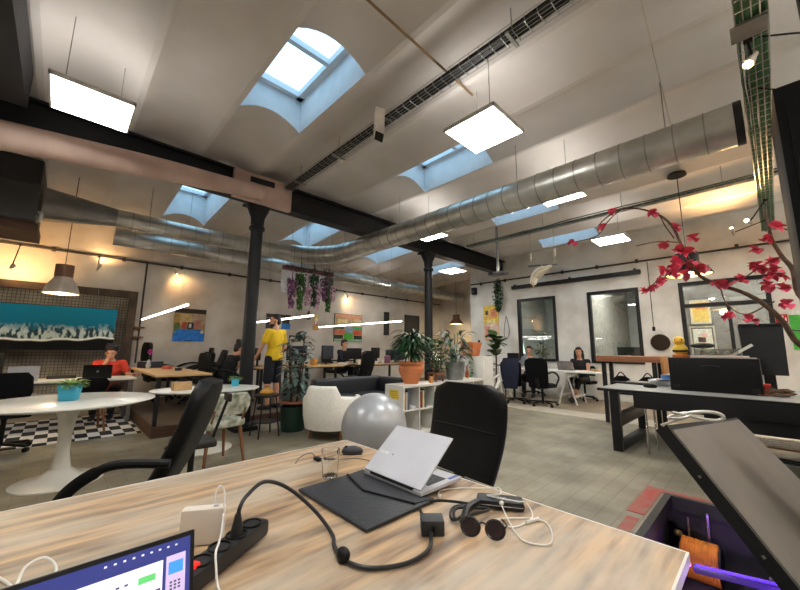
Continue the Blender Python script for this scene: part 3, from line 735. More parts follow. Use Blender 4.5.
# charger
t = thing('charger', 'tall white charger brick plugged in beside the power strip', 'charger', (.326, 1.085, Z), -.55)
MB().bx(-.052, .052, -.017, .017, 0, .088, .007).build('body', mat('warm_white_plastic', (232, 222, 210), .4, 0, .03), t)
MB().bx(.024, .036, -.006, .006, .0878, .092, .002).build('port', silver, t)
wc = [(.345, 1.075, .834), (.35, 1.08, .86), (.362, 1.085, .872), (.371, 1.075, .855), (.36, 1.04, .81), (.338, .98, .80), (.322, .945, .793), (.306, .912, .79), (.301, .888, .772), (.3, .865, Z + .004), (.302, .83, Z + .004), (.32, .75, Z + .004), (.36, .66, Z + .004)]
MB().tube(curve_pts(wc, 8), .0026, 8).solo('charging_cable', whitecable, 'white charging cable arching out of the white charger and down past the power strip', 'cable')
MB().tube(curve_pts([(-.12, 1.28, Z + .003), (-.06, 1.26, Z + .003), (-.03, 1.2, Z + .004), (-.012, 1.16, Z + .003), (.0, 1.2, Z + .02), (.03, 1.21, Z + .024), (.05, 1.16, Z + .012), (.03, 1.08, Z + .003), (-.02, 1.0, Z + .003)], 7), .003, 8).solo('charging_cable', whitecable, 'white cable looping behind the open laptop at the left edge of the photo', 'cable')

# open laptop at the bottom left
t = thing('laptop', 'open laptop with a lit screen in the bottom left corner', 'laptop', (.02, .45, Z))
X0, X1 = -.134, .180
MB().bx(X0, X1, .345, .572, Z, Z + .014, .004).build('base', mat('dark_alu', (70, 72, 78), .35, .6), t, True)
MB().bx(X0 + .02, X1 - .02, .45, .55, Z + .0141, Z + .0148).build('keyboard', mat('black_keys', (20, 20, 22), .5, 0, .3, 80), t, True)
MB().bx(-.04, .09, .355, .435, Z + .0141, Z + .0145).build('trackpad', mat('dark_pad', (60, 62, 68), .3), t, True)
hy, hz = .576, Z + .012; sl = Vector((0, .635 - .576, .975 - hz)); H2 = sl.length
mt = Matrix.Translation((0, hy, hz)) @ Matrix.Rotation(math.atan2(sl.z, sl.y), 4, 'X')     # local y runs up the screen, local +z faces the user
lid = MB().bx(X0, X1, 0, H2, -.006, .0, .002).xf(mt).build('lid', mat('screen_bezel', (14, 14, 15), .3), t, True)
def scr(m, x0, x1, y0, y1, z): m.quad(*[mt @ Vector(p) for p in ((x0, y0, z), (x1, y0, z), (x1, y1, z), (x0, y1, z))])
bz = .006; SX0, SX1, SY0, SY1 = X0 + bz, X1 - bz, .012, H2 - bz
cols = [emit('screen_blue', (48, 56, 120), .5), emit('screen_page', (226, 224, 240), .55), emit('screen_green', (96, 196, 110), .5), emit('screen_ink', (70, 72, 96), .4), emit('screen_dock', (196, 178, 214), .5), emit('screen_sky', (60, 140, 235), .55), emit('screen_photo', (84, 66, 96), .4), emit('screen_mauve', (148, 126, 190), .5), emit('screen_pink', (206, 150, 140), .5)]
m = MB(); z = .0006
m.k = 0; scr(m, SX0, SX1, SY0, SY1, z)
m.k = 7; scr(m, SX0, SX1, SY0, SY0 + .05, z + .0002)
m.k = 1; scr(m, SX0 + .01, SX1 - .034, SY0 + .03, SY1 - .02, z + .0004)
m.k = 2; scr(m, SX1 - .062, SX1 - .042, SY1 - .04, SY1 - .032, z + .0006)
m.k = 1
for i in range(9): scr(m, SX1 - .1 + i * .01, SX1 - .1 + i * .01 + .003, SY1 - .0072, SY1 - .005, z + .0008)
m.k = 3
for i in range(16): scr(m, SX0 + .09 + i * .009, SX0 + .09 + i * .009 + .004, SY1 - .036, SY1 - .0335, z + .0006)
for i in range(5): scr(m, SX0 + .1 + i * .03, SX0 + .1 + i * .03 + .014, SY1 - .046, SY1 - .044, z + .0006)
m.k = 6; scr(m, SX1 - .12, SX1 - .036, SY0 + .035, SY1 - .052, z + .0006)
for i in range(90):
    m.k = R.choice([1, 6, 0, 7, 8, 3]); x = SX1 - .12 + R.random() * .08; y = SY0 + .036 + R.random() * (SY1 - .057 - SY0 - .036); scr(m, x, x + .004, y, y + .003, z + .0008)
m.k = 2; scr(m, SX1 - .054, SX1 - .044, SY1 - .066, SY1 - .058, z + .001)
m.k = 4; scr(m, SX1 - .03, SX1 - .006, SY0 + .04, SY1 - .018, z + .0004)
for i in range(7):
    m.k = [5, 4, 1, 8, 2, 5, 3][i]; y = SY1 - .026 - i * .02; scr(m, SX1 - .027, SX1 - .009, y - .015, y, z + .0008)
m.k = 3
for i in range(3):
    for j in range(3): scr(m, SX1 - .025 + i * .005, SX1 - .022 + i * .005, SY1 - .06 + j * .004, SY1 - .0575 + j * .004, z + .001)
m.build('screen', cols, lid, True, 0)
MB().tube([(X0 + .03, .575, Z + .008), (X1 - .03, .575, Z + .008)], .007, 8).build('hinge', blackpl, t, True)

# ---------------------------------------------------------------- office chairs
def star_base(t, z=.0, r=.31, m_=blackpl, n=5, a0=.3):
    for i in range(n):
        a = a0 + i * 2 * PI / n; c, s = math.cos(a), math.sin(a)
        MB().bar((c * .03, s * .03, .1), (c * r, s * r, .075), .04, .03, (0, 0, 1), .006).build('base_leg', m_, t)
        k = MB()
        k.lathe([(.028, -.02), (.03, 0), (.028, .02)], n=14).xf(Matrix.Translation((c * r, s * r, .031)) @ Matrix.Rotation(a, 4, 'Z') @ Matrix.Rotation(PI / 2, 4, 'X'))
        k.build('caster', blackpl, t)
def pad(m, pts, w, th, bulge=.02, taper=None, n=20, wside=(0, 1, 0)):
    "upholstered slab swept along pts; w across wside"
    ws = taper or [w] * len(pts)
    m.tube(pts, [(q * .5, th * .5 * (1 if 0 < i < len(pts) - 1 else .75)) for i, q in enumerate(ws)], n, True, 1, None)
def slab(m, prof, ws, th, round_=.05, nrm=None):
    "profile points (x,z) with widths -> rounded slab, width along y"
    rings = []
    k = len(prof)
    for i, (x, z) in enumerate(prof):
        a = Vector((prof[min(i + 1, k - 1)][0] - prof[max(i - 1, 0)][0], 0, prof[min(i + 1, k - 1)][1] - prof[max(i - 1, 0)][1])).normalized()
        nn = Vector((-a.z, 0, a.x)); w = ws[i] / 2; h = th / 2; cs = []
        for j in range(28):
            q = 2 * PI * j / 28; c, s = math.cos(q), math.sin(q); e = .35
            cs.append(m.bm.verts.new(Vector((x, 0, z)) + Vector((0, 1, 0)) * (w * math.copysign(abs(c) ** e, c)) + nn * (h * math.copysign(abs(s) ** .7, s))))
        rings.append(cs)
    for a, b in zip(rings, rings[1:]): m.skin(a, b)
    m._f(rings[0][::-1]); m._f(rings[-1]); return m
def exec_chair(name, label, loc, rz, ztop=1.04, wid=.52, arms=True, seat_z=.47, lean=.16, m_=leather, group=None, seam=True, armk=1.):
    "faces +x"
    t = thing(name, label, 'chair', loc, rz, group)
    star_base(t)
    MB().tube([(0, 0, .09), (0, 0, seat_z - .08)], .028, 12).build('gas_lift', blackpl, t)
    slab(MB(), [(-.24, seat_z - .03), (-.2, seat_z - .02), (0, seat_z - .03), (.2, seat_z - .03), (.27, seat_z - .05), (.28, seat_z - .07)], [wid * .86, wid * .94, wid * .98, wid * .98, wid * .92, wid * .8], .1).build('seat', m_, t, smooth=60)
    H_ = ztop - seat_z - .02; pr = []; ws = []
    for i in range(13):
        f = i / 12; pr.append((-.24 - lean * f + .05 * math.sin(f * PI) * -.6, seat_z + .03 + H_ * f))
        ws.append(wid * (.84 + .16 * math.sin(PI * (f * .62 + .1))) * (1 if f < .86 else 1 - ((f - .86) / .14) ** 2 * .38))
    b = slab(MB(), pr, ws, .085).build('backrest', m_, t, smooth=60)
    if seam:
        for f in (.58,):
            x, z = pr[int(f * 12)]; MB().tube([(x + .043, -wid * .42, z), (x + .046, 0, z + .005), (x + .043, wid * .42, z)], .004, 6).build('seam', blackpl, b)
    MB().bar((-.2, 0, seat_z - .09), (-.34, 0, seat_z + .15), .07, .03, (1, 0, 0), .006).build('back_support', blackpl, t)
    if arms:
        for s in ((-1, 1) if arms is True else arms):
            y = s * (wid * .5 + .02)
            pts = curve_pts([(-.27 - lean * .5 / armk, y * .98, seat_z + .27), (-.12, y * 1.05, seat_z + .285), (.06, y * 1.1, seat_z + .25), (.2, y * 1.1, seat_z + .19), (.27, y * 1.08, seat_z + .12), (.22, y * 1.06, seat_z + .07), (.14, y * 1.02, seat_z - .0), (.1, y * .98, seat_z - .06)], 5)
            pts = [Vector((-.27 + (p.x + .27) * armk, p.y, p.z)) for p in pts]
            MB().tube(pts, [(.02, .026 if 8 < i < 26 else .02) for i in range(len(pts))], 10).build('armrest', blackpl, t)
    return t
exec_chair('office_chair', 'black leather office chair across the desk at the left, turned sideways', (.20, 2.36, 0), PI - .5, 1.06, .46, (1,), .45, .24, armk=.52)
exec_chair('office_chair', 'black leather office chair with a wide back at the right side of the desk', (1.60, 1.42, 0), PI - .1, 1.02, .60, False, .47, .12)
# ================================================================ middle ground
def plant_pot(t, prof, m_, z=0, n=24):
    MB().lathe(prof, (0, 0, z), n, closed=True).build('pot', m_, t)
def pot_profile(r0, r1, h, th=.012):
    return [(r0, 0), (r1, h), (r1 - th, h), (r1 - th - .005, h * .85), (r0 - th, .02), (.001, .02), (.001, 0)]
tulw = mat('tulip_white', (232, 230, 222), .3, 0, .02, coat=.3)
def tulip(x, y, r, label, sy=1., rz=0):
    t = thing('pedestal_table', label, 'table', (x, y, 0), rz, 'white pedestal tables')
    MB().lathe([(.33, .001), (.33, .012), (.28, .024), (.16, .05), (.075, .12), (.052, .25), (.05, .42), (.07, .58), (.115, .69), (.13, .705)], n=40).build('pedestal', tulw, t)
    MB().lathe([(r * .93, .706), (r, .722), (r, .73), (r * .995, .732)], n=56, sy=sy).build('tabletop', tulw, t)
    return t
tulip(.13, 4.72, .68, 'round white pedestal table at the left with a blue plant pot on it')
tulip(1.42, 5.0, .62, 'oval white pedestal table behind the left office chair', .72, -.2)
bluepot = mat('bright_blue_pot', (60, 176, 212), .5, 0, .04)
def blue_plant(x, y, label, s=1.):
    t = thing('potted_plant', label, 'plant', (x, y, .7325), .4, 'small plants in blue pots')
    m = MB(); a, b, h = .05 * s, .068 * s, .125 * s
    pr = [(a, 0), (b, h), (b - .006, h), (a - .008, .01)]
    m.lathe([(a * 1.3, 0), (b * 1.3, h), (b * 1.3 - .008, h), (b * 1.2, h * .8), (.002, h * .78)], n=4); m.build('pot', bluepot, t, smooth=0)
    f = MB()
    for i in range(110):
        an = R.uniform(0, 6.28); e = R.uniform(.1, 1.3); q = R.uniform(0, .05) * s
        f.leaf((math.cos(an) * q, math.sin(an) * q, h * .85), (math.cos(an), math.sin(an), e), R.uniform(.06, .12) * s, .028 * s, .7, 3)
    f.build('foliage', green3, t)
blue_plant(.12, 4.74, 'leafy plant in a blue square pot on the round pedestal table', 1.2)
blue_plant(1.78, 5.08, 'smaller leafy plant in a blue pot on the oval pedestal table', .82)
MB().bx(-.1, .1, -.045, .045, 0, .1, .006).xf(Matrix.Translation((1.12, 4.98, .733)) @ Matrix.Rotation(.15, 4, 'Z')).solo('wooden_box', woodl, 'wooden box standing on the oval pedestal table', 'box')

# rug
rugm = bpy.data.materials.new('checked_rug'); rugm.use_nodes = True; N, L, B_ = nodes_of(rugm)
ck = N.new('ShaderNodeTexBrick'); tc = N.new('ShaderNodeTexCoord'); L.new(tc.outputs['Object'], ck.inputs['Vector'])
ck.inputs['Scale'].default_value = 1; ck.inputs['Brick Width'].default_value = .13; ck.inputs['Row Height'].default_value = .3; ck.inputs['Mortar Size'].default_value = 0
ck.inputs['Color1'].default_value = (0.75, .73, .7, 1); ck.inputs['Color2'].default_value = (.012, .012, .013, 1); ck.inputs['Bias'].default_value = 0
m2 = N.new('ShaderNodeTexChecker'); mp = N.new('ShaderNodeMapping'); mp.inputs['Scale'].default_value = (7.5, 3.2, 1); L.new(tc.outputs['Object'], mp.inputs[0]); L.new(mp.outputs[0], m2.inputs['Vector'])
m2.inputs['Scale'].default_value = 1; m2.inputs['Color1'].default_value = (.75, .73, .7, 1); m2.inputs['Color2'].default_value = (.012, .012, .013, 1)
L.new(m2.outputs['Color'], B_.inputs['Base Color']); B_.inputs['Roughness'].default_value = .95
MB().bx(-2.3, 1.0, 6.5, 8.6, .001, .012).solo('rug', rugm, 'black and white checked rug under the desk at the left', 'rug')

# upholstered dining chair and swivel stool behind the left office chair
flor = mat('floral_fabric', (206, 206, 194), .9, 0, .2, 14, 0, (112, 122, 96))
t = thing('upholstered_chair', 'chair in pale leaf-patterned fabric with wooden legs beside the near column', 'chair', (1.34, 4.28, 0), PI / 2 + .2)
MB().box((0, 0, .44), (.42, .42, .09), None, .035, 3).build('seat', flor, t, smooth=60)
slab(MB(), [(-.2, .54), (-.23, .62), (-.25, .7), (-.26, .76)], [.42, .46, .44, .34], .06).build('backrest', flor, t, smooth=60)
for sx in (-1, 1):
    for sy in (-1, 1): MB().tube([(sx * .16, sy * .17, .4), (sx * .21, sy * .22, .001)], [.022, .013], 10).build('leg', woodm, t)
for sy in (-1, 1): MB().tube([(-.18, sy * .17, .42), (-.25, sy * .17, .6)], .012, 8).build('back_post', woodm, t)
t = thing('swivel_chair', 'dark swivel chair with a small narrow back in front of the leaf-patterned chair', 'chair', (.96, 3.68, 0), PI - .1)
star_base(t, r=.3)
MB().tube([(0, 0, .09), (0, 0, .4)], .025, 10).build('gas_lift', blackpl, t)
MB().box((0, 0, .40), (.34, .34, .06), None, .025, 3).build('seat', mat('dark_vinyl', (40, 38, 36), .5), t)
MB().bar((-.16, 0, .42), (-.27, 0, .78), .04, .02, (1, 0, 0), .005).build('back_post', blackpl, t)
MB().box((-.265, 0, .78), (.035, .19, .08), None, .016, 3).build('backrest', mat('dark_vinyl', (40, 38, 36), .5), t)

# stool with a pouch
t = thing('bar_stool', 'low black metal stool with a round seat right of the near column', 'stool', (2.25, 5.12, 0))
MB().lathe([(.17, .55), (.175, .565), (.17, .58)], n=28).build('seat', black, t)
for i in range(4):
    a = PI / 4 + i * PI / 2; MB().tube([(math.cos(a) * .14, math.sin(a) * .14, .555), (math.cos(a) * .21, math.sin(a) * .21, .001)], .011, 8).build('leg', black, t)
MB().lathe([(.178, .2), (.184, .205), (.178, .21)], n=28).build('foot_ring', black, t)
MB().lathe([(.001, 0), (.09, .002), (.105, .03), (.085, .06), (.04, .085), (.016, .1), (.03, .125), (.022, .13), (.001, .12)], (2.25, 5.12, .581), 20, sy=.8).solo('cloth_pouch', mat('ochre_cloth', (198, 146, 66), .8, 0, .2, 20), 'ochre cloth pouch tied at the top on the black stool', 'pouch')

# large rubber plant
t = thing('potted_plant', 'tall bluish-leaved plant in a dark green pot beside the white tub armchair', 'plant', (2.72, 5.2, 0))
plant_pot(t, pot_profile(.17, .2, .36, .015), mat('dark_green_pot', (24, 58, 46), .45))
MB().lathe([(.18, .3), (.18, .315), (.001, .32)], n=20).build('soil', soil, t)
m = MB(); f = MB()
for i in range(4):
    a = i * 1.7; p = Vector((math.cos(a) * .05, math.sin(a) * .05, .31)); tip = Vector((math.cos(a) * .16, math.sin(a) * .16, 1.2 + i * .1))
    cp = curve_pts([p, p.lerp(tip, .4) + Vector((.02, .03, 0)), tip], 7); m.tube(cp, [.016 - .0007 * k for k in range(len(cp))], 7)
    for k in range(4, len(cp)):
        for j in range(4):
            b = R.uniform(0, 6.28); f.leaf(cp[k] + Vector((0, 0, R.uniform(-.05, .05))), (math.cos(b), math.sin(b), R.uniform(-.1, .7)), R.uniform(.16, .27), R.uniform(.055, .085), .7, 4)
for j in range(20):
    b = R.uniform(0, 6.28); f.leaf((0, 0, R.uniform(.55, .95)), (math.cos(b), math.sin(b), R.uniform(.2, .7)), R.uniform(.24, .38), .08, .8, 4)
for j in range(14):
    b = R.uniform(0, 6.28); f.leaf((0.05, 0, 1.35), (math.cos(b), math.sin(b), 1.), R.uniform(.2, .28), .06, .6, 4)
m.build('stem', barkm, t); f.build('foliage', greenb, t)
MB().lathe([(.19, .40), (.205, .42), (.195, .43), (.001, .425)], n=24).build('bark_dish', mat('rust_dish', (140, 84, 56), .7), t)

BALL = (2.68, 3.19)
# white tub armchair, ball, sofa
tubw = mat('cream_upholstery', (240, 236, 226), .7, 0, .04, 30)
t = thing('tub_armchair', 'cream tub armchair with short wooden legs behind the grey ball', 'armchair', (2.98, 4.5, 0), .55)
n = 26; m = MB(); rings = []
for i in range(n + 1):
    a = PI * .26 + (2 * PI - PI * .52) * i / n; c, s = math.cos(a), math.sin(a)
    back = max(0, -c) ; h = .56 + .17 * (1 if back > .8 else back / .8 * .2)
    ro, ri = .43, .33
    rings.append([m.bm.verts.new((c * r, s * r, z)) for r, z in ((ro - .04, .14), (ro - .01, .3), (ro, h - .05), (ro - .03, h), (ri + .02, h), (ri, h - .05), (ri, .2), (ri, .14))])
for a, b in zip(rings, rings[1:]): m.skin(a, b)
m._f(rings[0]); m._f(rings[-1][::-1]); m.build('shell', tubw, t, smooth=60)
MB().lathe([(.34, .16), (.36, .24), (.35, .38), (.31, .41), (.001, .42)], n=32).build('seat_cushion', tubw, t)
for a in (.8, 2.35, 3.93, 5.5): MB().tube([(math.cos(a) * .3, math.sin(a) * .3, .15), (math.cos(a) * .34, math.sin(a) * .34, .001)], [.025, .015], 10).build('leg', woodm, t)
ballm = mat('silver_grey_vinyl', (176, 178, 182), .32, .25, .03)
m = MB(); pr = []
for i in range(73):
    a = -PI / 2 + PI * i / 72; r = .37 + (.0025 if i % 2 else 0) * (1 if 8 < i < 64 else 0); pr.append((r * math.cos(a), .37 + .37 * math.sin(a)))
m.lathe(pr, n=48); o = m.xf(Matrix.Translation((BALL[0], BALL[1], .002))).solo('exercise_ball', ballm, 'large silver-grey exercise ball in front of the white cube shelf', 'ball', smooth=60)
o.rotation_euler = (0, 0, 0)
sofal = mat('sofa_black', (38, 40, 46), .5, 0, .08, 8)
t = thing('sofa', 'long black leather corner sofa behind the cream armchair and the white shelf', 'sofa', (4.1, 5.3, 0))
MB().bx(3.3, 4.9, 5.55, 5.75, .1, .70, .05).build('backrest', sofal, t, True, 60)
MB().bx(4.72, 4.92, 4.6, 5.54, .1, .70, .05).build('side_back', sofal, t, True, 60)
MB().bx(3.3, 4.7, 4.95, 5.54, .1, .30, .03).build('base', sofal, t, True, 60)
for x in (3.31, 4.01): MB().bx(x, x + .69, 4.96, 5.54, .302, .43, .04).build('seat_cushion', sofal, t, True, 60)
MB().bx(3.1, 3.29, 4.98, 5.75, .1, .58, .05).build('armrest', sofal, t, True, 60)
for x, y in ((3.2, 5.05), (4.8, 5.65), (3.2, 5.65), (4.6, 5.0)): MB().bx(x - .03, x + .03, y - .03, y + .03, .001, .1).build('foot', black, t, True)

# white cube shelf with plants on it
t = thing('cube_shelf', 'low white cube shelf with a yellow sticker behind the black office chair', 'shelf', (4.7, 3.88, 0))
SX0_, SX1_, SY0_, SY1_, SH = 3.63, 5.75, 3.69, 4.08, .72
m = MB(); th = .035
m.bx(SX0_, SX1_, SY0_, SY1_, SH - th, SH, .002).bx(SX0_, SX1_, SY0_, SY1_, .001, th).bx(SX0_, SX0_ + th, SY0_, SY1_, th, SH - th).bx(SX1_ - th, SX1_, SY0_, SY1_, th, SH - th)
for i in range(1, 6):
    x = SX0_ + i * (SX1_ - SX0_) / 6; m.bx(x - .009, x + .009, SY0_, SY1_, th, SH - th)
m.bx(SX0_ + th, SX1_ - th, SY0_, SY1_, SH / 2 - .009, SH / 2 + .009).bx(SX0_ + th, SX1_ - th, SY1_ - .006, SY1_ - .002, th, SH - th)
m.build('carcass', white, t, True)
m = MB(); m.k = 0; m.box((SX0_ - .001, 3.88, .585), (.002, .2, .13)); m.k = 1
for i in range(4): m.box((SX0_ - .0022, 3.88, .625 - i * .027), (.001, .13 - .03 * (i % 2), .009))
m.build('sticker', [mat('yellow_sticker', (238, 208, 72), .5), mat('ochre_print', (190, 150, 40), .5)], t, True)
bc = [(190, 120, 70), (206, 200, 186), (90, 96, 110), (150, 60, 50), (220, 206, 160), (70, 100, 90)]
for i, c in enumerate(bc):
    x = SX0_ + .06 + i * .036 if i < 3 else SX0_ + .42 + (i - 3) * .04
    MB().bx(x, x + .028, 3.72, 3.96, SH / 2 + .0095, SH / 2 + .24 + .02 * (i % 3)).solo('book', mat('book_cover_%d' % i, c, .6), ['brown-spined book at the near end of the white cube shelf', 'cream book second from the near end of the white cube shelf', 'blue-grey book third from the near end of the white cube shelf', 'red book in the second cube of the white shelf', 'pale yellow book in the second cube of the white shelf', 'green book in the second cube of the white shelf'][i], 'book', 'books in the white cube shelf')
MB().bx(3.84, 3.93, 3.71, 3.98, SH / 2 + .0095, SH / 2 + .055, .003).solo('paper_stack', mat('paper_white', (226, 228, 232), .7), 'stack of white paper leaning against the books in the cube shelf', 'paper')
# dracaena in terracotta
t = thing('potted_plant', 'dracaena with drooping strap leaves in a large round terracotta pot', 'plant', (3.99, 3.88, SH + .001))
MB().lathe([(.11, 0), (.12, .03), (.165, .12), (.195, .19), (.2, .235), (.18, .27), (.178, .285), (.205, .295), (.207, .335), (.19, .335), (.17, .29), (.16, .25), (.001, .25)], n=36).build('pot', mat('terracotta_light', (214, 132, 84), .75, 0, .1, 5), t)
MB().tube([(0, 0, .25), (.01, 0, .5)], [.022, .018], 8).tube([(.03, .03, .25), (.06, .05, .42)], [.016, .012], 8).build('stem', barkm, t)
f = MB()
for i in range(190):
    b = R.uniform(0, 6.28); z = R.uniform(.42, .7); f.leaf((.01, 0, z), (math.cos(b), math.sin(b), R.uniform(.25, 1.6)), R.uniform(.3, .46), R.uniform(.045, .062), 1.3, 7)
f.build('foliage', green2, t)
m = MB()
for i in range(22):
    b = R.uniform(0, 6.28); m.leaf((.1 * math.cos(b), .1 * math.sin(b), .27), (math.cos(b), math.sin(b), .8), .1, .04, .6, 3)
m.build('undergrowth', mat('mossy', (66, 74, 52), .8, 0, .2, 10), t)
# bottle terrarium
t = thing('terrarium', 'glass terrarium jar full of small leaves on a wooden block, beside the terracotta pot', 'terrarium', (4.55, 3.85, SH + .001))
MB().box((0, 0, .13), (.2, .2, .03), None, .004).build('stand', woodm, t)
for sx in (-1, 1):
    for sy in (-1, 1): MB().box((sx * .08, sy * .08, .06), (.02, .02, .115)).build('leg', woodm, t)
MB().lathe([(.001, .147), (.085, .15), (.1, .2), (.1, .36), (.06, .43), (.05, .46), (.06, .47), (.055, .47), (.045, .45), (.055, .43), (.095, .36), (.095, .2), (.08, .155)], n=28).build('jar', glass('jar_glass', (226, 236, 226), .3), t)
MB().lathe([(.078, .152), (.085, .2), (.001, .22)], n=20).build('soil', soil, t)
f = MB()
for i in range(90):
    b = R.uniform(0, 6.28); f.leaf((0, 0, R.uniform(.22, .34)), (math.cos(b), math.sin(b), R.uniform(.1, 1)), .075, .03, .5, 3)
f.build('foliage', green1, t)
def bush(x, y, z, n, ln, w, m_, label, pot, hh=.3, name='potted_plant', spread=.2, drop=.6):
    t = thing(name, label, 'plant', (x, y, z)); pr, pm = pot
    MB().lathe(pr, n=26, closed=True).build('pot', pm, t)
    top = max(p[1] for p in pr); f = MB(); s = MB()
    for i in range(6):
        b = R.uniform(0, 6.28); tip = Vector((math.cos(b) * spread * .7, math.sin(b) * spread * .7, top + hh)); s.tube(curve_pts([(0, 0, top * .7), tip * .5 + Vector((0, 0, top * .4)), tip], 4), .005, 5)
    for i in range(n):
        b = R.uniform(0, 6.28); q = R.uniform(.1, 1) * spread; f.leaf((math.cos(b) * q, math.sin(b) * q, top + R.uniform(0, 1) * hh), (math.cos(b), math.sin(b), R.uniform(-.2, 1)), ln * R.uniform(.7, 1.2), w, drop, 4)
    s.build('stem', green2, t); f.build('foliage', m_, t)
    return t
bush(4.83, 4.0, SH + .001, 120, .12, .06, green1, 'bushy pothos with light green leaves between the terracotta pot and the zinc bucket', (pot_profile(.08, .1, .16), mat('grey_pot', (120, 116, 108), .7)), .55, spread=.2)
zinc = mat('zinc', (168, 172, 174), .4, .8, .12, 8)
t = bush(5.08, 3.86, SH + .001, 60, .3, .07, greenb, 'tall plant with jagged leaves in a zinc bucket on the white shelf', ([(.14, 0), (.18, .3), (.185, .31), (.175, .31), (.13, .02), (.001, .02), (.001, 0)], zinc), .5, spread=.22, drop=.9)
MB().tube(curve_pts([(0, -.18, .29), (-.05, -.2, .2), (0, -.18, .14), (.05, -.2, .2), (0, -.18, .29)], 5), .004, 6).build('bucket_handle', zinc, t)
MB().lathe([(.03, 0), (.035, .1), (.012, .16), (.012, .22), (.001, .22)], (5.5, 3.9, SH + .001), 16).solo('bottle', mat('amber_glass', (168, 84, 44), .15), 'amber bottle at the far end of the white cube shelf', 'bottle')
MB().lathe([(.03, 0), (.036, .09), (.03, .1), (.001, .1)], (4.3, 3.74, SH + .001), 16).solo('small_pot', mat('ochre_pot', (190, 130, 70), .6), 'tiny ochre pot at the foot of the terrarium', 'pot')
MB().bx(5.2, 5.42, 3.78, 4.0, SH + .001, SH + .02, .004).solo('tray', mat('pale_tray', (222, 216, 204), .5), 'pale tray lying beside the zinc bucket', 'tray')

# taller white cabinet with a square terracotta trough
t = thing('white_cabinet', 'tall white cabinet with trailing ivy behind the black office chair', 'cabinet', (6.3, 4.32, 0))
MB().bx(6.12, 6.5, 3.95, 4.7, .02, 1.11, .006).build('carcass', white, t, True)
MB().bx(6.1, 6.119, 3.97, 4.32, .04, 1.09, .003).build('door', white, t, True); MB().bx(6.1, 6.119, 4.325, 4.68, .04, 1.09, .003).build('door', white, t, True)
MB().bx(6.14, 6.48, 3.97, 4.68, .001, .02).build('plinth', white, t, True)
t = thing('planter', 'square terracotta planter on the tall white cabinet, ivy hanging from it', 'planter', (6.31, 4.36, 1.111))
m = MB(); m.lathe([(.17, 0), (.22, .23), (.235, .235), (.235, .29), (.21, .29), (.2, .23), (.001, .2)], n=4); m.xf(Matrix.Rotation(PI / 4, 4, 'Z')).build('trough', terra, t, smooth=0)
f = MB()
for i in range(60):
    b = R.uniform(0, 6.28); f.leaf((R.uniform(-.1, .1), R.uniform(-.1, .1), .24), (math.cos(b), math.sin(b), .8), .14, .05, .8, 3)
f.build('foliage', green3, t); f = MB()
for y0, ln in ((-.16, .75), (.12, .5), (.3, .6)):
    for i in range(int(ln * 40)):
        z = .2 - ln * i / (ln * 40); f.leaf((-.26 + R.uniform(-.02, .02), y0 + R.uniform(-.05, .05), z if z > -.02 or 1 else z), (-.5, R.uniform(-1, 1), R.uniform(-.8, .3)), .08, .055, .6, 3)
    f.tube([(-.12, y0 * .4, .24), (-.255, y0, .2), (-.26, y0, .2 - ln)], .003, 5)
f.build('trailing_ivy', green1, t)

# white scooter-like frame with a navy jacket chair
bikew = mat('bike_white', (226, 226, 222), .35, .1)
t = thing('bicycle', 'white bicycle with a green seat bag parked before the window wall', 'bicycle', (7.05, 4.25, .001), .15)
for x in (-.36, .36):
    w = MB()
    w.tube([(x + .25 * math.cos(a), 0, .262 + .25 * math.sin(a)) for a in [i * PI / 14 for i in range(29)]], .013, 8, False)
    q = w.build('tyre', blackpl, t); w = MB()
    for i in range(12): w.tube([(x, 0, .262), (x + .24 * math.cos(i * PI / 6), 0, .262 + .24 * math.sin(i * PI / 6))], .0018, 4)
    w.build('spokes', steel, q)
    MB().tube([(x + .29 * math.cos(a), 0, .262 + .29 * math.sin(a)) for a in [.2 + i * PI / 14 for i in range(12)]], .03, 8, True, .4).build('mudguard', bikew, t)
m = MB()
for a, b in (((-.36, .262), (-.12, .28)), ((-.12, .28), (-.2, .8)), ((-.36, .262), (-.17, .6)), ((-.12, .28), (.26, .62)), ((.36, .262), (.22, .88)), ((-.16, .6), (.25, .7))): m.tube([(a[0], 0, a[1]), (b[0], 0, b[1])], .022, 10)
m.build('frame', bikew, t)
MB().sphere((-.2, 0, .82), (.13, .07, .04), 14, 8).build('saddle', blackpl, t)
MB().tube(curve_pts([(.15, -.25, .95), (.21, -.1, .93), (.22, 0, .9), (.21, .1, .93), (.15, .25, .95)], 4), .013, 8).build('handlebar', black, t)
MB().sphere((-.33, 0, .72), (.1, .11, .1), 14, 10).build('seat_bag', mat('teal_cloth', (54, 96, 84), .8), t)
t = thing('houseplant', 'large-leaved rubber plant in a grey pot before the tall yellow poster', 'plant', (8.35, 5.0, .013))
MB().lathe([(.15, 0), (.2, .35), (.19, .35), (.001, .3)], n=24).build('pot', mat('pale_grey_pot', (186, 180, 170), .7), t)
MB().tube([(0, 0, .3), (.04, 0, 1.0), (0, .02, 1.6)], [.025, .02, .012], 8).build('stem', barkm, t)
f = MB()
for i in range(30):
    b = R.uniform(0, 6.28); f.leaf((0, 0, R.uniform(1.05, 1.65)), (math.cos(b), math.sin(b), R.uniform(.0, 1.)), R.uniform(.28, .42), R.uniform(.22, .28), .4, 5, .05, .8)
f.build('foliage', mat('rubber_leaf', (74, 104, 54), .4, 0, .3, 4), t)
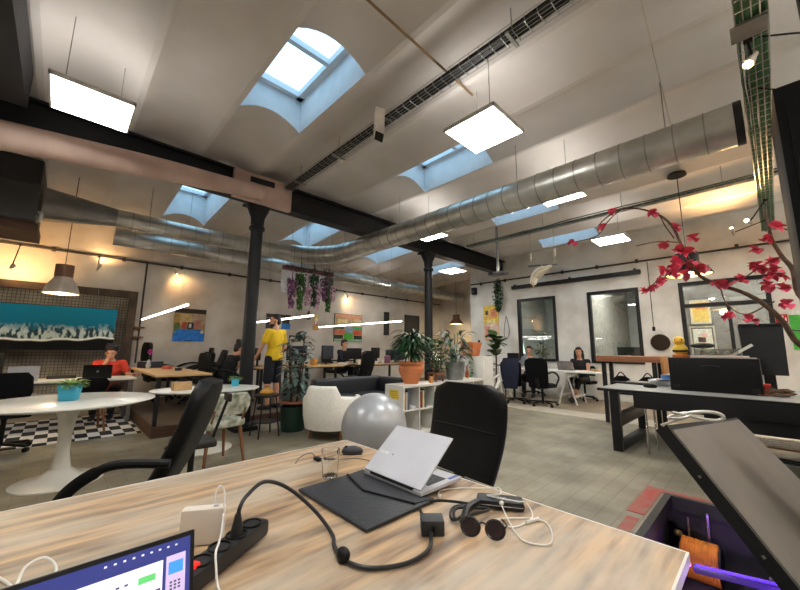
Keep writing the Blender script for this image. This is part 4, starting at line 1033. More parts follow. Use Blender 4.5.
# ================================================================ people
def remesh(m, name, mt, parent, vox=.011, smooth=4):
    me = m.mesh('tmp', mt, 0); o = bpy.data.objects.new('tmp', me); COL.objects.link(o)
    md = o.modifiers.new('r', 'REMESH'); md.mode = 'VOXEL'; md.voxel_size = vox
    ms = o.modifiers.new('s', 'SMOOTH'); ms.factor = .5; ms.iterations = smooth
    dg = bpy.context.evaluated_depsgraph_get(); dg.update()
    nm = bpy.data.meshes.new_from_object(o.evaluated_get(dg)); nm.name = name
    bpy.data.objects.remove(o); bpy.data.meshes.remove(me)
    nm.materials.clear(); nm.materials.append(mt); nm.shade_smooth()
    r = bpy.data.objects.new(name, nm); COL.objects.link(r); r.parent = parent
    return r
def limb(m, a, b, ra, rb, n=14, mid=None):
    a, b = Vector(a), Vector(b); k = 6; rs = []; ps = []
    for i in range(k + 1):
        f = i / k; ps.append(a.lerp(b, f)); r = ra + (rb - ra) * f
        if mid: r += mid * math.sin(PI * min(1, f * 1.35)) * (1 if f < .75 else .6)
        rs.append(r)
    m.tube(ps, rs, n); m.sphere(a, ra, 12, 8); m.sphere(b, rb, 12, 8)
def hand(m, w, d, up, curl=.5, side=1):
    "palm + four unequal fingers + thumb, d = pointing direction, up = back of the hand"
    w = Vector(w); d = Vector(d).normalized(); up = Vector(up); up = (up - d * up.dot(d)).normalized(); s = d.cross(up) * side
    m.tube([w, w + d * .045, w + d * .085], [(.022, .016), (.038, .016), (.036, .014)], 10, True, 1, up)
    for i, ln in enumerate((.068, .076, .072, .056)):
        b = w + d * .082 + s * (.027 - i * .018); p = [b]; dd = d.copy()
        for j, fr in enumerate((.45, .32, .23)):
            dd = (dd - up * curl * .55).normalized(); p.append(p[-1] + dd * ln * fr)
        m.tube(p, [.0095, .009, .0085, .0065], 8)
    b = w + d * .025 + s * .03; m.tube([b, b + (d * .5 + s * .8 - up * .2).normalized() * .035, b + (d * .5 + s * .8 - up * .2).normalized() * .035 + (d * .9 + s * .2 - up * .4).normalized() * .03], [.013, .011, .008], 8)
def head(m, c, rot, s=1.):
    "face looks along local +x"
    def T(p): return Vector(c) + rot @ (Vector(p) * s)
    m.sphere(T((-.008, 0, .03)), (.098 * s, .077 * s, .098 * s), 20, 14, rot)
    m.sphere(T((.022, 0, -.045)), (.068 * s, .058 * s, .078 * s), 16, 12, rot)
    m.sphere(T((.062, 0, -.098)), (.024 * s, .03 * s, .02 * s), 10, 8, rot)                    # chin
    m.tube([T((.084, 0, .02)), T((.1, 0, -.012)), T((.112, 0, -.034))], [.011 * s, .014 * s, .016 * s], 8)   # nose
    for q in (-1, 1):
        m.sphere(T((.0, q * .078, -.008)), (.02 * s, .011 * s, .032 * s), 10, 8, rot)           # ears
        m.sphere(T((.07, q * .033, .022)), (.02 * s, .024 * s, .012 * s), 8, 6, rot)            # brows
    m.sphere(T((.084, 0, -.066)), (.013 * s, .026 * s, .008 * s), 10, 6, rot); m.sphere(T((.082, 0, -.079)), (.013 * s, .022 * s, .008 * s), 10, 6, rot)
    return T
def face(T, rot, t, s=1., beard=None, lips=True):
    for q in (-1, 1):
        e = MB().sphere(T((.081, q * .033, .002)), (.008 * s, .014 * s, .007 * s), 10, 8, rot).build('eye', mat('eye_white', (222, 216, 210), .3), t)
        MB().sphere(T((.0865, q * .033, .002)), (.0045 * s, .006 * s, .006 * s), 8, 6, rot).build('iris', mat('iris', (40, 28, 22), .2), e)
        MB().tube([T((.086, q * .016, .022)), T((.09, q * .034, .028)), T((.078, q * .052, .022))], .0045 * s, 6).build('eyebrow', hairm, t)
    if lips: MB().tube([T((.09, -.022, -.072)), T((.0985, 0, -.072)), T((.09, .022, -.072))], .0055 * s, 6).build('lips', mat('lips', (168, 96, 88), .5), t)
    if beard:
        m = MB()
        m.sphere(T((.024, 0, -.085)), (.07 * s, .062 * s, .046 * s), 16, 12, rot); m.sphere(T((.062, 0, -.105)), (.028 * s, .034 * s, .022 * s), 12, 8, rot)
        for q in (-1, 1): m.tube([T((.005, q * .074, .0)), T((.02, q * .066, -.05))], .011 * s, 8)
        remesh(m, 'beard', beard, t, .01 * s)

def person(name, label, loc, rz, J, col, hair, head_rot, group=None, beard=None, female=False, shirt_len=.0, sleeves='short', neck_skin=True):
    """J: joints in local space (faces +x, +y is the person's left); col: shirt, trousers, shoes"""
    t = thing(name, label, 'person', loc, rz, group)
    V = {k: Vector(v) for k, v in J.items()}
    hip, chest, neck, hd = V['hip'], V['chest'], V['neck'], V['head']
    sw = .165 if female else .19; hw = .1
    sdir = Vector((0, 1, 0)) if 'side' not in V else V['side'].normalized()
    m = MB()
    m.tube([hip - (chest - hip).normalized() * .06, hip, hip.lerp(chest, .45), chest, chest.lerp(neck, .7), neck], [(.13, .09), (.155, .11), (.135, .095), (.165, .11), (.13, .085), (.055, .055)], 20, True, 1, sdir.cross(chest - hip))
    limb(m, neck - (hd - neck) * .3, hd + Vector((0, 0, -.04)), .056, .05)
    rot = head_rot
    T = head(m, hd, rot)
    for s_, q in (('l', 1), ('r', -1)):
        sh, el, wr = V['sh' + s_], V['el' + s_], V['wr' + s_]
        limb(m, sh, el, .048, .038, mid=.004); limb(m, el, wr, .037, .026, mid=.006)
        d = (V['hd' + s_] if 'hd' + s_ in V else wr - el); hand(m, wr, d, V.get('up' + s_, Vector((0, 0, 1))), .5, q)
        hp, kn, an = V['hp' + s_], V['kn' + s_], V['an' + s_]
        limb(m, hp, kn, .082, .055, mid=.006); limb(m, kn, an, .052, .035, mid=.012)
        toe = an + V['toe' + s_] if 'toe' + s_ in V else an + Vector((.14, 0, -.05))
        m.tube([an + Vector((-.03, 0, -.03)), an.lerp(toe, .5) + Vector((0, 0, -.01)), toe], [.035, .036, .026], 10)
    remesh(m, 'body', skinm, t)
    # shirt
    m = MB()
    lo = hip - (chest - hip).normalized() * shirt_len
    m.tube([lo, hip.lerp(chest, .1), hip.lerp(chest, .45), chest, chest.lerp(neck, .62), chest.lerp(neck, .86)], [(.186, .146), (.18, .138), (.152, .112), (.182, .127), (.158, .104), (.075, .068)], 24, True, 1, sdir.cross(chest - hip))
    for s_ in 'lr':
        sh, el, wr = V['sh' + s_], V['el' + s_], V['wr' + s_]
        limb(m, chest.lerp(neck, .5), sh, .075, .07)
        if sleeves == 'short': limb(m, sh, sh.lerp(el, .62), .066, .06)
        elif sleeves == 'long': limb(m, sh, el, .064, .052); limb(m, el, el.lerp(wr, .9), .05, .04)
        else: limb(m, sh, sh.lerp(el, .12), .062, .056)
    remesh(m, 'shirt', col[0], t, .012)
    # trousers / skirt
    m = MB()
    m.tube([hip + (chest - hip).normalized() * .03, hip, hip - (chest - hip).normalized() * .1], [(.166, .122), (.174, .13), (.15, .12)], 20, True, 1, sdir.cross(chest - hip))
    L_ = col[3] if len(col) > 3 else 1.
    for s_ in 'lr':
        hp, kn, an = V['hp' + s_], V['kn' + s_], V['an' + s_]
        limb(m, hip.lerp(hp, .6), hp, .1, .1)
        limb(m, hp, hp.lerp(kn, min(1, L_ * 1.02)), .1, .075 if L_ >= 1 else .088)
        if L_ > 1: limb(m, kn, kn.lerp(an, (L_ - 1)), .072, .055)
    remesh(m, 'trousers' if L_ > 1 else 'shorts', col[1], t, .012)
    for s_ in 'lr':
        an = V['an' + s_]; toe = an + V['toe' + s_] if 'toe' + s_ in V else an + Vector((.14, 0, -.05))
        m = MB(); m.tube([an + Vector((-.05, 0, -.03)), an + Vector((0, 0, -.035)), an.lerp(toe, .6) + Vector((0, 0, -.012)), toe + (toe - an).normalized() * .03], [.042, .046, .045, .032], 12)
        m.build('shoe', col[2], t)
    hm = MB(); hair(hm, T, rot); remesh(hm, 'hair', hairm, t, .009, 3)
    face(T, rot, t, 1., beard)
    return t
def short_hair(m, T, rot):
    m.sphere(T((-.022, 0, .05)), (.1, .084, .09), 16, 12, rot); m.sphere(T((.03, 0, .1)), (.06, .068, .035), 14, 10, rot); m.sphere(T((-.06, 0, -.01)), (.055, .072, .075), 14, 10, rot)
def bun_hair(m, T, rot):
    short_hair(m, T, rot); m.sphere(T((-.06, 0, .15)), (.06, .06, .05), 14, 10, rot)
    for i in range(16): m.sphere(T((R.uniform(-.1, .05), R.uniform(-.08, .08), R.uniform(.05, .16))), .03, 8, 6, rot)
def curly_hair(m, T, rot):
    short_hair(m, T, rot)
    for i in range(34):
        a = R.uniform(0, 6.28); m.sphere(T((-.03 + .08 * math.cos(a), .08 * math.sin(a), R.uniform(.04, .14))), .03, 8, 6, rot)
def long_hair(m, T, rot):
    short_hair(m, T, rot)
    for q in (-1, 1): m.tube([T((.0, q * .078, .05)), T((-.01, q * .09, -.08)), T((.0, q * .085, -.2)), T((.01, q * .08, -.27))], [.03, .036, .034, .015], 10)
    m.tube([T((-.08, 0, .02)), T((-.085, 0, -.12)), T((-.07, 0, -.25))], [(.06, .03), (.075, .03), (.05, .02)], 12, True, 1, rot @ Vector((1, 0, 0)))
def RZ(yaw, pitch=0, roll=0): return (Matrix.Rotation(yaw, 3, 'Z') @ Matrix.Rotation(pitch, 3, 'Y') @ Matrix.Rotation(roll, 3, 'X'))

navy = mat('navy_cloth', (30, 33, 44), .9, 0, .1, 30)
darkc = mat('black_cloth', (26, 26, 29), .9, 0, .1, 30)
yellow = mat('mustard_yellow_cotton', (236, 196, 36), .85, 0, .1, 7)
redc = mat('red_cotton', (206, 62, 44), .85, 0, .1, 8)
greyc = mat('grey_cotton', (130, 134, 140), .9, 0, .1, 20)
shoe_d = mat('dark_shoe', (34, 34, 38), .6); shoe_w = mat('pale_shoe', (200, 198, 192), .6)
def seated(hipz=.56, lean=.04, arms='desk', legx=.42):
    J = dict(hip=(0, 0, hipz), chest=(lean, 0, hipz + .33), neck=(lean + .02, 0, hipz + .52), head=(lean + .05, 0, hipz + .67))
    for s, q in (('l', 1), ('r', -1)):
        J['sh' + s] = (lean, q * .185, hipz + .44); J['hp' + s] = (0.03, q * .1, hipz - .02); J['kn' + s] = (legx, q * .12, hipz - .02); J['an' + s] = (legx + .02, q * .12, .09)
        J['el' + s] = (lean + .12, q * .24, hipz + .2); J['wr' + s] = (lean + .34, q * .15, hipz + .22); J['up' + s] = (0, 0, 1)
    return J
# the standing man
J = dict(hip=(0, 0, .95), chest=(-.01, 0, 1.28), neck=(0, 0, 1.49), head=(.03, 0, 1.635))
for s, q in (('l', 1), ('r', -1)):
    J['sh' + s] = (-.01, q * .195, 1.41); J['hp' + s] = (0, q * .1, .92); J['kn' + s] = (.02, q * .115, .5); J['an' + s] = (-.02, q * .125, .085); J['toe' + s] = (.15, q * .04, -.055); J['up' + s] = (0, q * 1, .1)
J['ell'] = (.06, .27, 1.14); J['wrl'] = (.22, .22, .95); J['hdl'] = (.8, -.3, -.5)
J['elr'] = (-.03, -.25, 1.12); J['wrr'] = (.1, -.26, .9); J['hdr'] = (.3, 0, -1); J['upr'] = (0, -1, 0)
person('person', 'bearded man in a mustard yellow T-shirt and dark shorts standing by the near column', (2.95, 6.5, .131), 2.0, J, (yellow, navy, shoe_d, .92), short_hair, RZ(.95), beard=hairm, shirt_len=.06)
# person with bun
J = seated(.5, .16); J['chest'] = (.13, 0, .80); J['neck'] = (.22, 0, .97); J['head'] = (.29, 0, 1.09)
for s, q in (('l', 1), ('r', -1)): J['sh' + s] = (.19, q * .175, .90); J['el' + s] = (.3, q * .24, .68); J['wr' + s] = (.5, q * .14, .76)
person('person', 'person with a dark hair bun in a black top sitting left of the near column', (2.42, 7.6, .131), .15, J, (darkc, darkc, shoe_d, 1.9), bun_hair, RZ(-.1, .25), female=True, sleeves='none')
# red T-shirt at the left desk
J = seated(.5, .12); J['elr'] = (.3, -.2, .76); J['wrr'] = (.26, -.05, .95); J['hdr'] = (-.2, .3, 1.); J['upr'] = (1, 0, 0)
J['ell'] = (.22, .3, .72); J['wrl'] = (.42, .42, .76); J['hdl'] = (1, .3, 0); J['head'] = (.21, 0, 1.13)
person('person', 'person in a red T-shirt resting the chin on one hand before the ocean picture', (.72, 8.5, .001), -1.75, J, (redc, darkc, shoe_d, 1.9), curly_hair, RZ(0, .3), sleeves='short')
# far person at the back desks
person('person', 'small far person in a dark top sitting behind the central desks', (6.0, 8.75, .131), -1.2, seated(.58, .08), (navy, darkc, shoe_d, 1.9), short_hair, RZ(0, .1), sleeves='long')
# man at the trestle desk
person('person', 'man in a grey shirt seated behind the black swivel chair at the white desk', (9.58, 4.62, .013), -2.9, seated(.55, .1), (greyc, darkc, shoe_d, 1.9), short_hair, RZ(.1, .15), sleeves='long')
# woman with laptop
J = seated(.52, .06); 
for s, q in (('l', 1), ('r', -1)): J['kn' + s] = (.42, q * .1, .5); J['an' + s] = (.52 + .12 * q, q * .08, .1)
person('person', 'woman with long dark hair in a black top working at an open laptop', (9.62, 3.3, .013), PI - .1, J, (darkc, darkc, shoe_d, 1.5), long_hair, RZ(.35, .1), female=True, sleeves='none')
# ================================================================ left background
def desk(name, x0, x1, y0, y1, z0, z, top, legm, label, group=None, th=.03):
    t = thing(name, label, 'desk', ((x0 + x1) / 2, (y0 + y1) / 2, z0), 0, group)
    MB().bx(x0, x1, y0, y1, z - th, z, .003).build('desktop', top, t, True)
    for x in (x0 + .06, x1 - .06):
        for y in (y0 + .08, y1 - .06): MB().bx(x - .025, x + .025, y - .025, y + .025, z0 + .001, z - th).build('leg', legm, t, True)
    MB().bx(x0 + .08, x1 - .08, (y0 + y1) / 2 - .02, (y0 + y1) / 2 + .02, z - th - .06, z - th - .0005).build('beam', legm, t, True)
    return t
PZ = .131
desk('desk', -2.3, 1.0, 7.45, 8.15, .001, .73, white, mat('steel_leg_grey', (130, 126, 120), .5, .4), 'long white desk before the ocean picture at the left')
desk('desk', 1.02, 1.76, 6.03, 8.75, PZ, .85, woodl, black, 'wooden desk left of the near column, black chairs around it', 'wooden desks on the platform')
desk('desk', 2.95, 3.6, 7.1, 8.7, PZ, .85, woodl, black, 'wooden desk behind the man in the yellow shirt', 'wooden desks on the platform')
desk('desk', 3.95, 5.35, 7.05, 8.5, PZ, .85, woodl, black, 'wooden desk behind the tall bluish-leaved plant', 'wooden desks on the platform')
desk('desk', 5.55, 7.7, 7.3, 8.45, PZ, .85, woodl, black, 'wooden desk behind the dracaena, with the far person', 'wooden desks on the platform')
# furniture by the wall
def laptop(loc, rz, mt_, label, open_=1.85, w=.32, scr=None):
    t = thing('laptop', label, 'laptop', loc, rz)
    MB().bx(-w / 2, w / 2, -.11, .11, 0, .014, .003).build('base', mt_, t)
    MB().bx(-w / 2 + .02, w / 2 - .02, -.03, .09, .0141, .0146).build('keyboard', blackpl, t)
    q = Matrix.Translation((0, .11, .014)) @ Matrix.Rotation(PI - open_, 4, 'X')
    l = MB().bx(-w / 2, w / 2, 0, .22, -.007, 0, .002).xf(q).build('lid', mt_, t)
    MB().bx(-w / 2 + .008, w / 2 - .008, .008, .212, .0003, .001).xf(q).build('screen', mat('soft_screen', (70, 76, 90), .2), l)
    MB().lathe([(.018, -.0004), (.018, .0004)], (0, .11, -.0075), 16).xf(q).build('logo', mat('logo_grey', (130, 130, 138)), l)
    return t
laptop((-.35, 7.62, .731), PI + .1, silver, 'silver laptop standing open on the long white desk at the left edge')
laptop((.50, 7.68, .731), PI - .1, blackpl, 'black laptop in front of the person in the red T-shirt', w=.36)
MB().bx(-.1, .25, 7.9, 8.1, .731, .78, .01).solo('cable_box', mat('dark_box', (52, 46, 44), .7), 'flat dark box between the two laptops on the white desk', 'box')
def mesh_chair(loc, rz, label, ztop=.92, m_=fabricb, wood=False):
    t = thing('office_chair', label, 'chair', loc, rz)
    if wood:
        for sx in (-1, 1):
            for sy in (-1, 1): MB().tube([(sx * .16, sy * .17, .42), (sx * .22, sy * .22, .001)], [.02, .013], 8).build('leg', woodm, t)
    else:
        star_base(t, r=.28); MB().tube([(0, 0, .09), (0, 0, .4)], .025, 10).build('gas_lift', blackpl, t)
    MB().box((0, 0, .44), (.44, .46, .07), None, .03, 3).build('seat', m_, t)
    slab(MB(), [(-.2, .6), (-.23, .7), (-.25, ztop - .06), (-.25, ztop)], [.36, .42, .4, .3], .04).build('backrest', m_, t)
    MB().bar((-.14, 0, .41), (-.24, 0, .7), .05, .02, (1, 0, 0)).build('back_post', blackpl, t)
    return t
mesh_chair((-.38, 6.35, .007), PI / 2, 'black low-backed chair at the left edge of the photo, before the white desk', .93)
mesh_chair((.36, 6.98, .007), PI / 2 + .1, 'black low-backed chair with wooden legs behind the blue plant pot', .8, fabricb, True)
def bg_chair(x, y, rz, label, z=PZ, zt=1.08, w=.46, ln=.14): return exec_chair('office_chair', label, (x, y, z), rz, zt, w, True, .47, ln, leather, 'black office chairs on the platform', False)
bg_chair(1.62, 9.15, .25, 'tall black office chair at the far end of the left wooden desk', zt=1.2, ln=.05, w=.4)
bg_chair(2.25, 9.2, PI + .3, 'low black office chair beside the far end of the left wooden desk', zt=1.0)
bg_chair(2.12, 8.2, PI - .1, 'leaning black office chair at the right side of the left wooden desk', zt=1.05, ln=.24)
bg_chair(2.92, 9.15, -.4, 'black office chair behind the person with the hair bun', zt=1.1, ln=.06)
exec_chair('office_chair', 'black office chair of the person with the hair bun', (2.36, 7.6, PZ), .15, 1.0, .44, True, .4, .08, leather, 'black office chairs on the platform', False)
bg_chair(5.0, 6.62, PI / 2 + .2, 'black high-backed office chair before the central wooden desks', zt=1.06, ln=.12)
bg_chair(6.0, 9.0, -1.2, 'black office chair of the small far person', zt=1.0, ln=.1)
def monitor(x, y, z, rz, label, w=.5, h=.32, zc=.3, m_=blackpl):
    t = thing('monitor', label, 'monitor', (x, y, z), rz, 'monitors on the wooden desks')
    MB().bx(-.02, .02, -w / 2, w / 2, zc - h / 2, zc + h / 2, .006).build('casing', m_, t)
    MB().bx(.0201, .0215, -w / 2 + .012, w / 2 - .012, zc - h / 2 + .012, zc + h / 2 - .012).build('screen', mat('dim_screen', (40, 44, 54), .15), t)
    MB().bx(-.045, -.02, -.03, .03, .01, zc).build('stand', m_, t); MB().bx(-.12, .08, -.11, .11, 0, .012, .004).build('foot', m_, t)
    return t
monitor(3.1, 7.72, .851, PI, 'small black monitor left of the near column, before the hair bun', .4, .26, .26)
monitor(3.4, 7.4, .851, PI, 'black monitor behind the back of the man in the yellow shirt', .5, .3, .27)
monitor(4.15, 7.9, .851, -PI / 2, 'black monitor right of the man in the yellow shirt', .52, .34, .28)
monitor(4.95, 7.8, .851, -1.2, 'black monitor above the leaves of the tall bluish plant', .46, .34, .3)
monitor(5.9, 7.95, .851, PI / 2, 'black monitor in front of the small far person', .5, .3, .26)
monitor(6.55, 7.8, .851, 1.9, 'black monitor second right of the small far person', .42, .3, .28)
monitor(7.15, 7.6, .851, -2.1, 'grey monitor left of the dracaena', .6, .3, .22, mat('monitor_grey', (84, 86, 94), .5))
def clutter(x, y, z, c, s, label, name='desk_organiser', cat='box'):
    mm_ = mat('clutter_%d_%d_%d' % c, c, .6)
    t = thing(name, label, cat, (x, y, z), R.uniform(0, 1))
    MB().bx(-s[0] / 2, s[0] / 2, -s[1] / 2, s[1] / 2, 0, s[2], min(s) * .12).build('body', mm_, t)
    MB().bx(-s[0] * .4, s[0] * .4, -s[1] * .4, s[1] * .4, s[2] + .0002, s[2] + .003).build('lid', mat('clutter_lid', (196, 190, 180), .6), t)
clutter(1.3, 8.3, .851, (40, 36, 52), (.34, .26, .12), 'dark box on the far end of the left wooden desk')
clutter(1.45, 7.6, .851, (196, 90, 74), (.12, .1, .06), 'small red box in the middle of the left wooden desk')
clutter(1.5, 7.0, .851, (36, 36, 40), (.08, .08, .05), 'tiny black box in the middle of the left wooden desk')
clutter(4.4, 7.5, .851, (214, 150, 60), (.16, .12, .16), 'orange box on the desk behind the bluish-leaved plant')
clutter(5.1, 7.35, .851, (226, 220, 206), (.3, .22, .05), 'pile of pale papers on the desk left of the high-backed chair', 'paper_stack', 'paper')
clutter(6.15, 7.5, .851, (226, 222, 214), (.32, .24, .06), 'pile of white papers on the desk right of the high-backed chair', 'paper_stack', 'paper')
clutter(6.7, 7.45, .851, (128, 70, 96), (.22, .14, .2), 'plum coloured box beside the grey monitor')
clutter(6.35, 8.1, .851, (206, 150, 150), (.2, .14, .3), 'tall pink box behind the plum box')
for x, y, l in ((5.7, 7.45, 'white cup left of the white papers on the far wooden desk'), (6.45, 7.38, 'white cup right of the white papers on the far wooden desk'), (7.4, 7.45, 'white cup right of the grey monitor')):
    t = thing('cup', l, 'cup', (x, y, .851)); MB().lathe([(.03, 0), (.04, .1), (.036, .1), (.027, .01)], n=16).build('body', white, t)
    MB().tube(curve_pts([(.036, 0, .08), (.065, 0, .07), (.06, 0, .03), (.032, 0, .02)], 4), .005, 6).build('handle', white, t)
t = thing('vase', 'vase with a magenta flower at the far end of the left wooden desk', 'vase', (1.22, 8.0, .851))
MB().lathe([(.03, 0), (.045, .06), (.02, .14), (.024, .16), (.001, .16)], n=16).build('body', mat('clear_grey', (180, 186, 190), .2), t)
MB().tube([(0, 0, .15), (.01, 0, .3)], .004, 6).build('stem', green1, t); f = MB()
for i in range(26): f.leaf((.01, 0, .3), (R.uniform(-1, 1), R.uniform(-1, 1), R.uniform(-.3, 1)), .06, .04, .3, 3)
f.build('blossom', mat('magenta_petals', (206, 70, 170), .6), t)
t = thing('potted_plant', 'feathery palm behind the dracaena on the far wooden desk', 'plant', (7.5, 7.9, .851))
MB().lathe(pot_profile(.08, .1, .16), n=20, closed=True).build('pot', mat('grey_pot', (120, 116, 108)), t); f = MB()
for i in range(70):
    b = R.uniform(0, 6.28); f.leaf((0, 0, .14), (math.cos(b), math.sin(b), R.uniform(.6, 2.4)), R.uniform(.4, .7), .03, 1.1, 6)
f.build('foliage', green3, t)

# hanging ocean picture
oc = bpy.data.materials.new('ocean_picture'); oc.use_nodes = True; N, L, B_ = nodes_of(oc); B_.inputs['Roughness'].default_value = .8; B_.inputs['Specular IOR Level'].default_value = .15
tc = N.new('ShaderNodeTexCoord'); sp = N.new('ShaderNodeSeparateXYZ'); L.new(tc.outputs['Object'], sp.inputs[0])
def mth(op, a, b, c=None):
    n = N.new('ShaderNodeMath'); n.operation = op
    for i, v in enumerate((a, b, c)):
        if v is None: continue
        if isinstance(v, (int, float)): n.inputs[i].default_value = v
        else: L.new(v, n.inputs[i])
    return n.outputs[0]
def noise(sc, det=4, st=(1, 1, 1)):
    mp = N.new('ShaderNodeMapping'); mp.inputs['Scale'].default_value = st; n = N.new('ShaderNodeTexNoise'); n.inputs['Scale'].default_value = sc; n.inputs['Detail'].default_value = det
    L.new(tc.outputs['Object'], mp.inputs[0]); L.new(mp.outputs[0], n.inputs['Vector']); return n.outputs['Fac']
def mixc(f, a, b):
    n = N.new('ShaderNodeMix'); n.data_type = 'RGBA'; L.new(f, n.inputs['Factor'])
    for k, v in (('A', a), ('B', b)):
        if isinstance(v, tuple): n.inputs[k].default_value = lin(v)
        else: L.new(v, n.inputs[k])
    return n.outputs['Result']
def step(v, e, w=.02):
    n = N.new('ShaderNodeMapRange'); n.inputs['From Min'].default_value = e - w; n.inputs['From Max'].default_value = e + w; n.clamp = True; L.new(v, n.inputs['Value']); return n.outputs[0]
zz = sp.outputs['Z']
shore = mth('ADD', zz, mth('MULTIPLY', mth('SUBTRACT', noise(1.1, 2, (1, 0, 0)), .5), -.34))
edge = mth('ADD', zz, mth('MULTIPLY', mth('SUBTRACT', noise(7, 6), .5), .3))
teal = mixc(step(zz, .72, .3), (24, 112, 140), (26, 138, 172))
streak = step(noise(16, 6, (1, 1, .4)), .5, .04)
foam = mixc(streak, (46, 66, 72), (190, 206, 206))
sea = mixc(step(edge, .42, .06), foam, teal)
line = mixc(step(shore, .215, .012), (238, 240, 236), sea)
L.new(mixc(step(shore, .18, .012), (22, 22, 24), line), B_.inputs['Base Color'])
t = thing('picture', 'large picture of turquoise sea and white surf hanging in the meshed opening', 'picture', (-.75, 9.3, 1.18))
MB().bx(-1.5, 1.53, -.015, .015, 0, .82).build('canvas', oc, t, smooth=0)
MB().bx(-1.51, 1.54, -.022, .022, -.012, .0).bx(-1.51, 1.54, -.022, .022, .82, .832).build('frame', black, t)
for x in (-1., 1.2): MB().tube([(x, 0, .83), (x, .2, 1.26)], .003, 5).build('wire', steel, t)
t = thing('wall_display', 'black panel screen leaning under the ocean picture at the left edge', 'screen', (-1.2, 8.9, .001))
MB().bx(-.9, .55, -.03, .03, .5, 1.12, .01).build('panel', blackpl, t)
for x in (-.6, .42): MB().bx(x - .05, x + .05, -.03, .03, 0, .5).build('leg', steel, t)

# small shelves and pictures on the left wall
for z, l in ((1.66, 'upper small half-round wooden shelf beside the meshed opening'), (1.45, 'lower small half-round wooden shelf beside the meshed opening')):
    t = thing('wall_shelf', l, 'shelf', (1.2, 9.5, z), 0, 'half-round wooden shelves')
    MB().lathe([(.1, 0), (.1, .02)], n=20).build('board', woodm, t); MB().tube([(0, .095, -.06), (0, .0, -.01)], .012, 6).build('bracket', woodd, t)
def picture(x0, x1, z0, z1, y, label, patches, frame=(60, 46, 36), name='painting', bgc=(190, 170, 130)):
    t = thing(name, label, 'painting' if name == 'painting' else 'poster', ((x0 + x1) / 2, y, z0))
    w, h = x1 - x0, z1 - z0; mats = [mat('paint_%d_%d_%d' % bgc, bgc, .7)]; m = MB()
    m.bx(-w / 2, w / 2, -.012, .012, 0, h); d = .0128
    for (a, b, c, e, col) in patches:
        mm_ = mat('paint_%d_%d_%d' % col, col, .7, 0, .16, 14)
        if mm_ not in mats: mats.append(mm_)
        m.k = mats.index(mm_); d += .0004
        poly = [(-w / 2 + w * a, -d, h * c), (-w / 2 + w * b, -d, h * c), (-w / 2 + w * b, -d, h * e), (-w / 2 + w * a, -d, h * e)]
        m.quad(*poly)
    m.build('canvas', mats, t, smooth=0); m = MB(); e = .012
    if frame:
        m.bx(-w / 2 - e, w / 2 + e, -.018, .014, -e, 0).bx(-w / 2 - e, w / 2 + e, -.018, .014, h, h + e).bx(-w / 2 - e, -w / 2, -.018, .014, 0, h).bx(w / 2, w / 2 + e, -.018, .014, 0, h)
        m.build('frame', mat('picture_frame_%d' % frame[0], frame, .5), t)
    return t
YW = 9.587
picture(1.86, 2.53, 1.385, 2.165, YW, 'painting of a bright blue pool under a dark ceiling, left of the near column',
        [(0, 1, .86, 1, (44, 36, 34)), (0, .18, .4, .86, (170, 140, 80)), (.18, .55, .5, .84, (196, 170, 116)), (.55, 1, .52, .86, (176, 156, 130)), (.02, .2, .3, .55, (90, 110, 60)), (.24, .4, .38, .58, (176, 84, 66)), (.42, .62, .38, .58, (40, 46, 60)), (.47, .55, .42, .54, (210, 216, 214)), (.65, .85, .4, .65, (186, 120, 110)), (0, 1, 0, .25, (40, 128, 222)), (.06, .97, .25, .33, (44, 136, 226)), (.14, .88, .33, .37, (38, 110, 200)), (.36, .6, 0, .03, (30, 50, 70)), (.86, .95, .25, .34, (220, 216, 206))], None, bgc=(160, 140, 100))
picture(4.05, 4.78, 1.78, 2.2, YW, 'dark and blue picture behind the head of the man in yellow', [(0, 1, .72, 1, (52, 40, 34)), (0, .45, 0, .7, (60, 70, 84)), (.45, .62, 0, .7, (226, 226, 222)), (.62, 1, 0, .4, (50, 130, 206)), (.66, .95, .4, .72, (70, 56, 50))], None, bgc=(200, 196, 190))
picture(5.52, 5.7, 1.8, 2.27, YW, 'narrow bright poster in orange and pink right of the man in yellow', [(0, 1, .6, 1, (246, 214, 120)), (.1, .9, .3, .6, (226, 150, 160)), (0, 1, 0, .3, (238, 170, 80)), (.3, .7, .4, .8, (250, 240, 220))], None, 'poster', (240, 220, 190))
picture(6.3, 7.4, 1.49, 2.37, YW, 'orange and green painting of an interior, behind the linear lamp',
        [(0, 1, .84, 1, (206, 150, 116)), (0, .3, .55, .84, (196, 176, 120)), (.3, .7, .5, .84, (190, 160, 130)), (.7, 1, .5, .84, (216, 184, 150)), (.1, .45, .66, .8, (226, 206, 150)), (0, .36, .24, .42, (206, 110, 74)), (.68, 1, .24, .42, (200, 84, 56)), (.38, .66, .3, .56, (140, 160, 176)), (.34, .66, .04, .3, (84, 176, 50)), (.66, 1, .42, .56, (70, 160, 104)), (0, .34, .44, .56, (80, 110, 84)), (0, .3, .08, .22, (34, 50, 40)), (.7, 1, .08, .22, (40, 46, 44)), (0, 1, 0, .06, (150, 190, 160))], (70, 80, 60))
picture(8.44, 8.66, 1.75, 2.58, YW, 'narrow black picture on the left wall, left of the dracaena', [(.15, .85, .1, .9, (38, 38, 40)), (.2, .5, .3, .6, (60, 62, 66))], (30, 30, 32), bgc=(24, 24, 26))
picture(9.5, 10.3, 1.9, 2.55, YW, 'dark picture on the left wall behind the dracaena leaves', [(.05, .95, .05, .95, (60, 58, 60))], (30, 30, 32), bgc=(40, 40, 44))
t = thing('glass_lamp', 'yellow glowing table lamp far back under the copper pendant', 'lamp', (11.2, 8.0, 1.2))
MB().lathe([(.02, 0), (.1, .06), (.11, .14), (.05, .22), (.001, .22)], n=18).build('shade', emit('amber_glow', (255, 200, 60), 3), t)
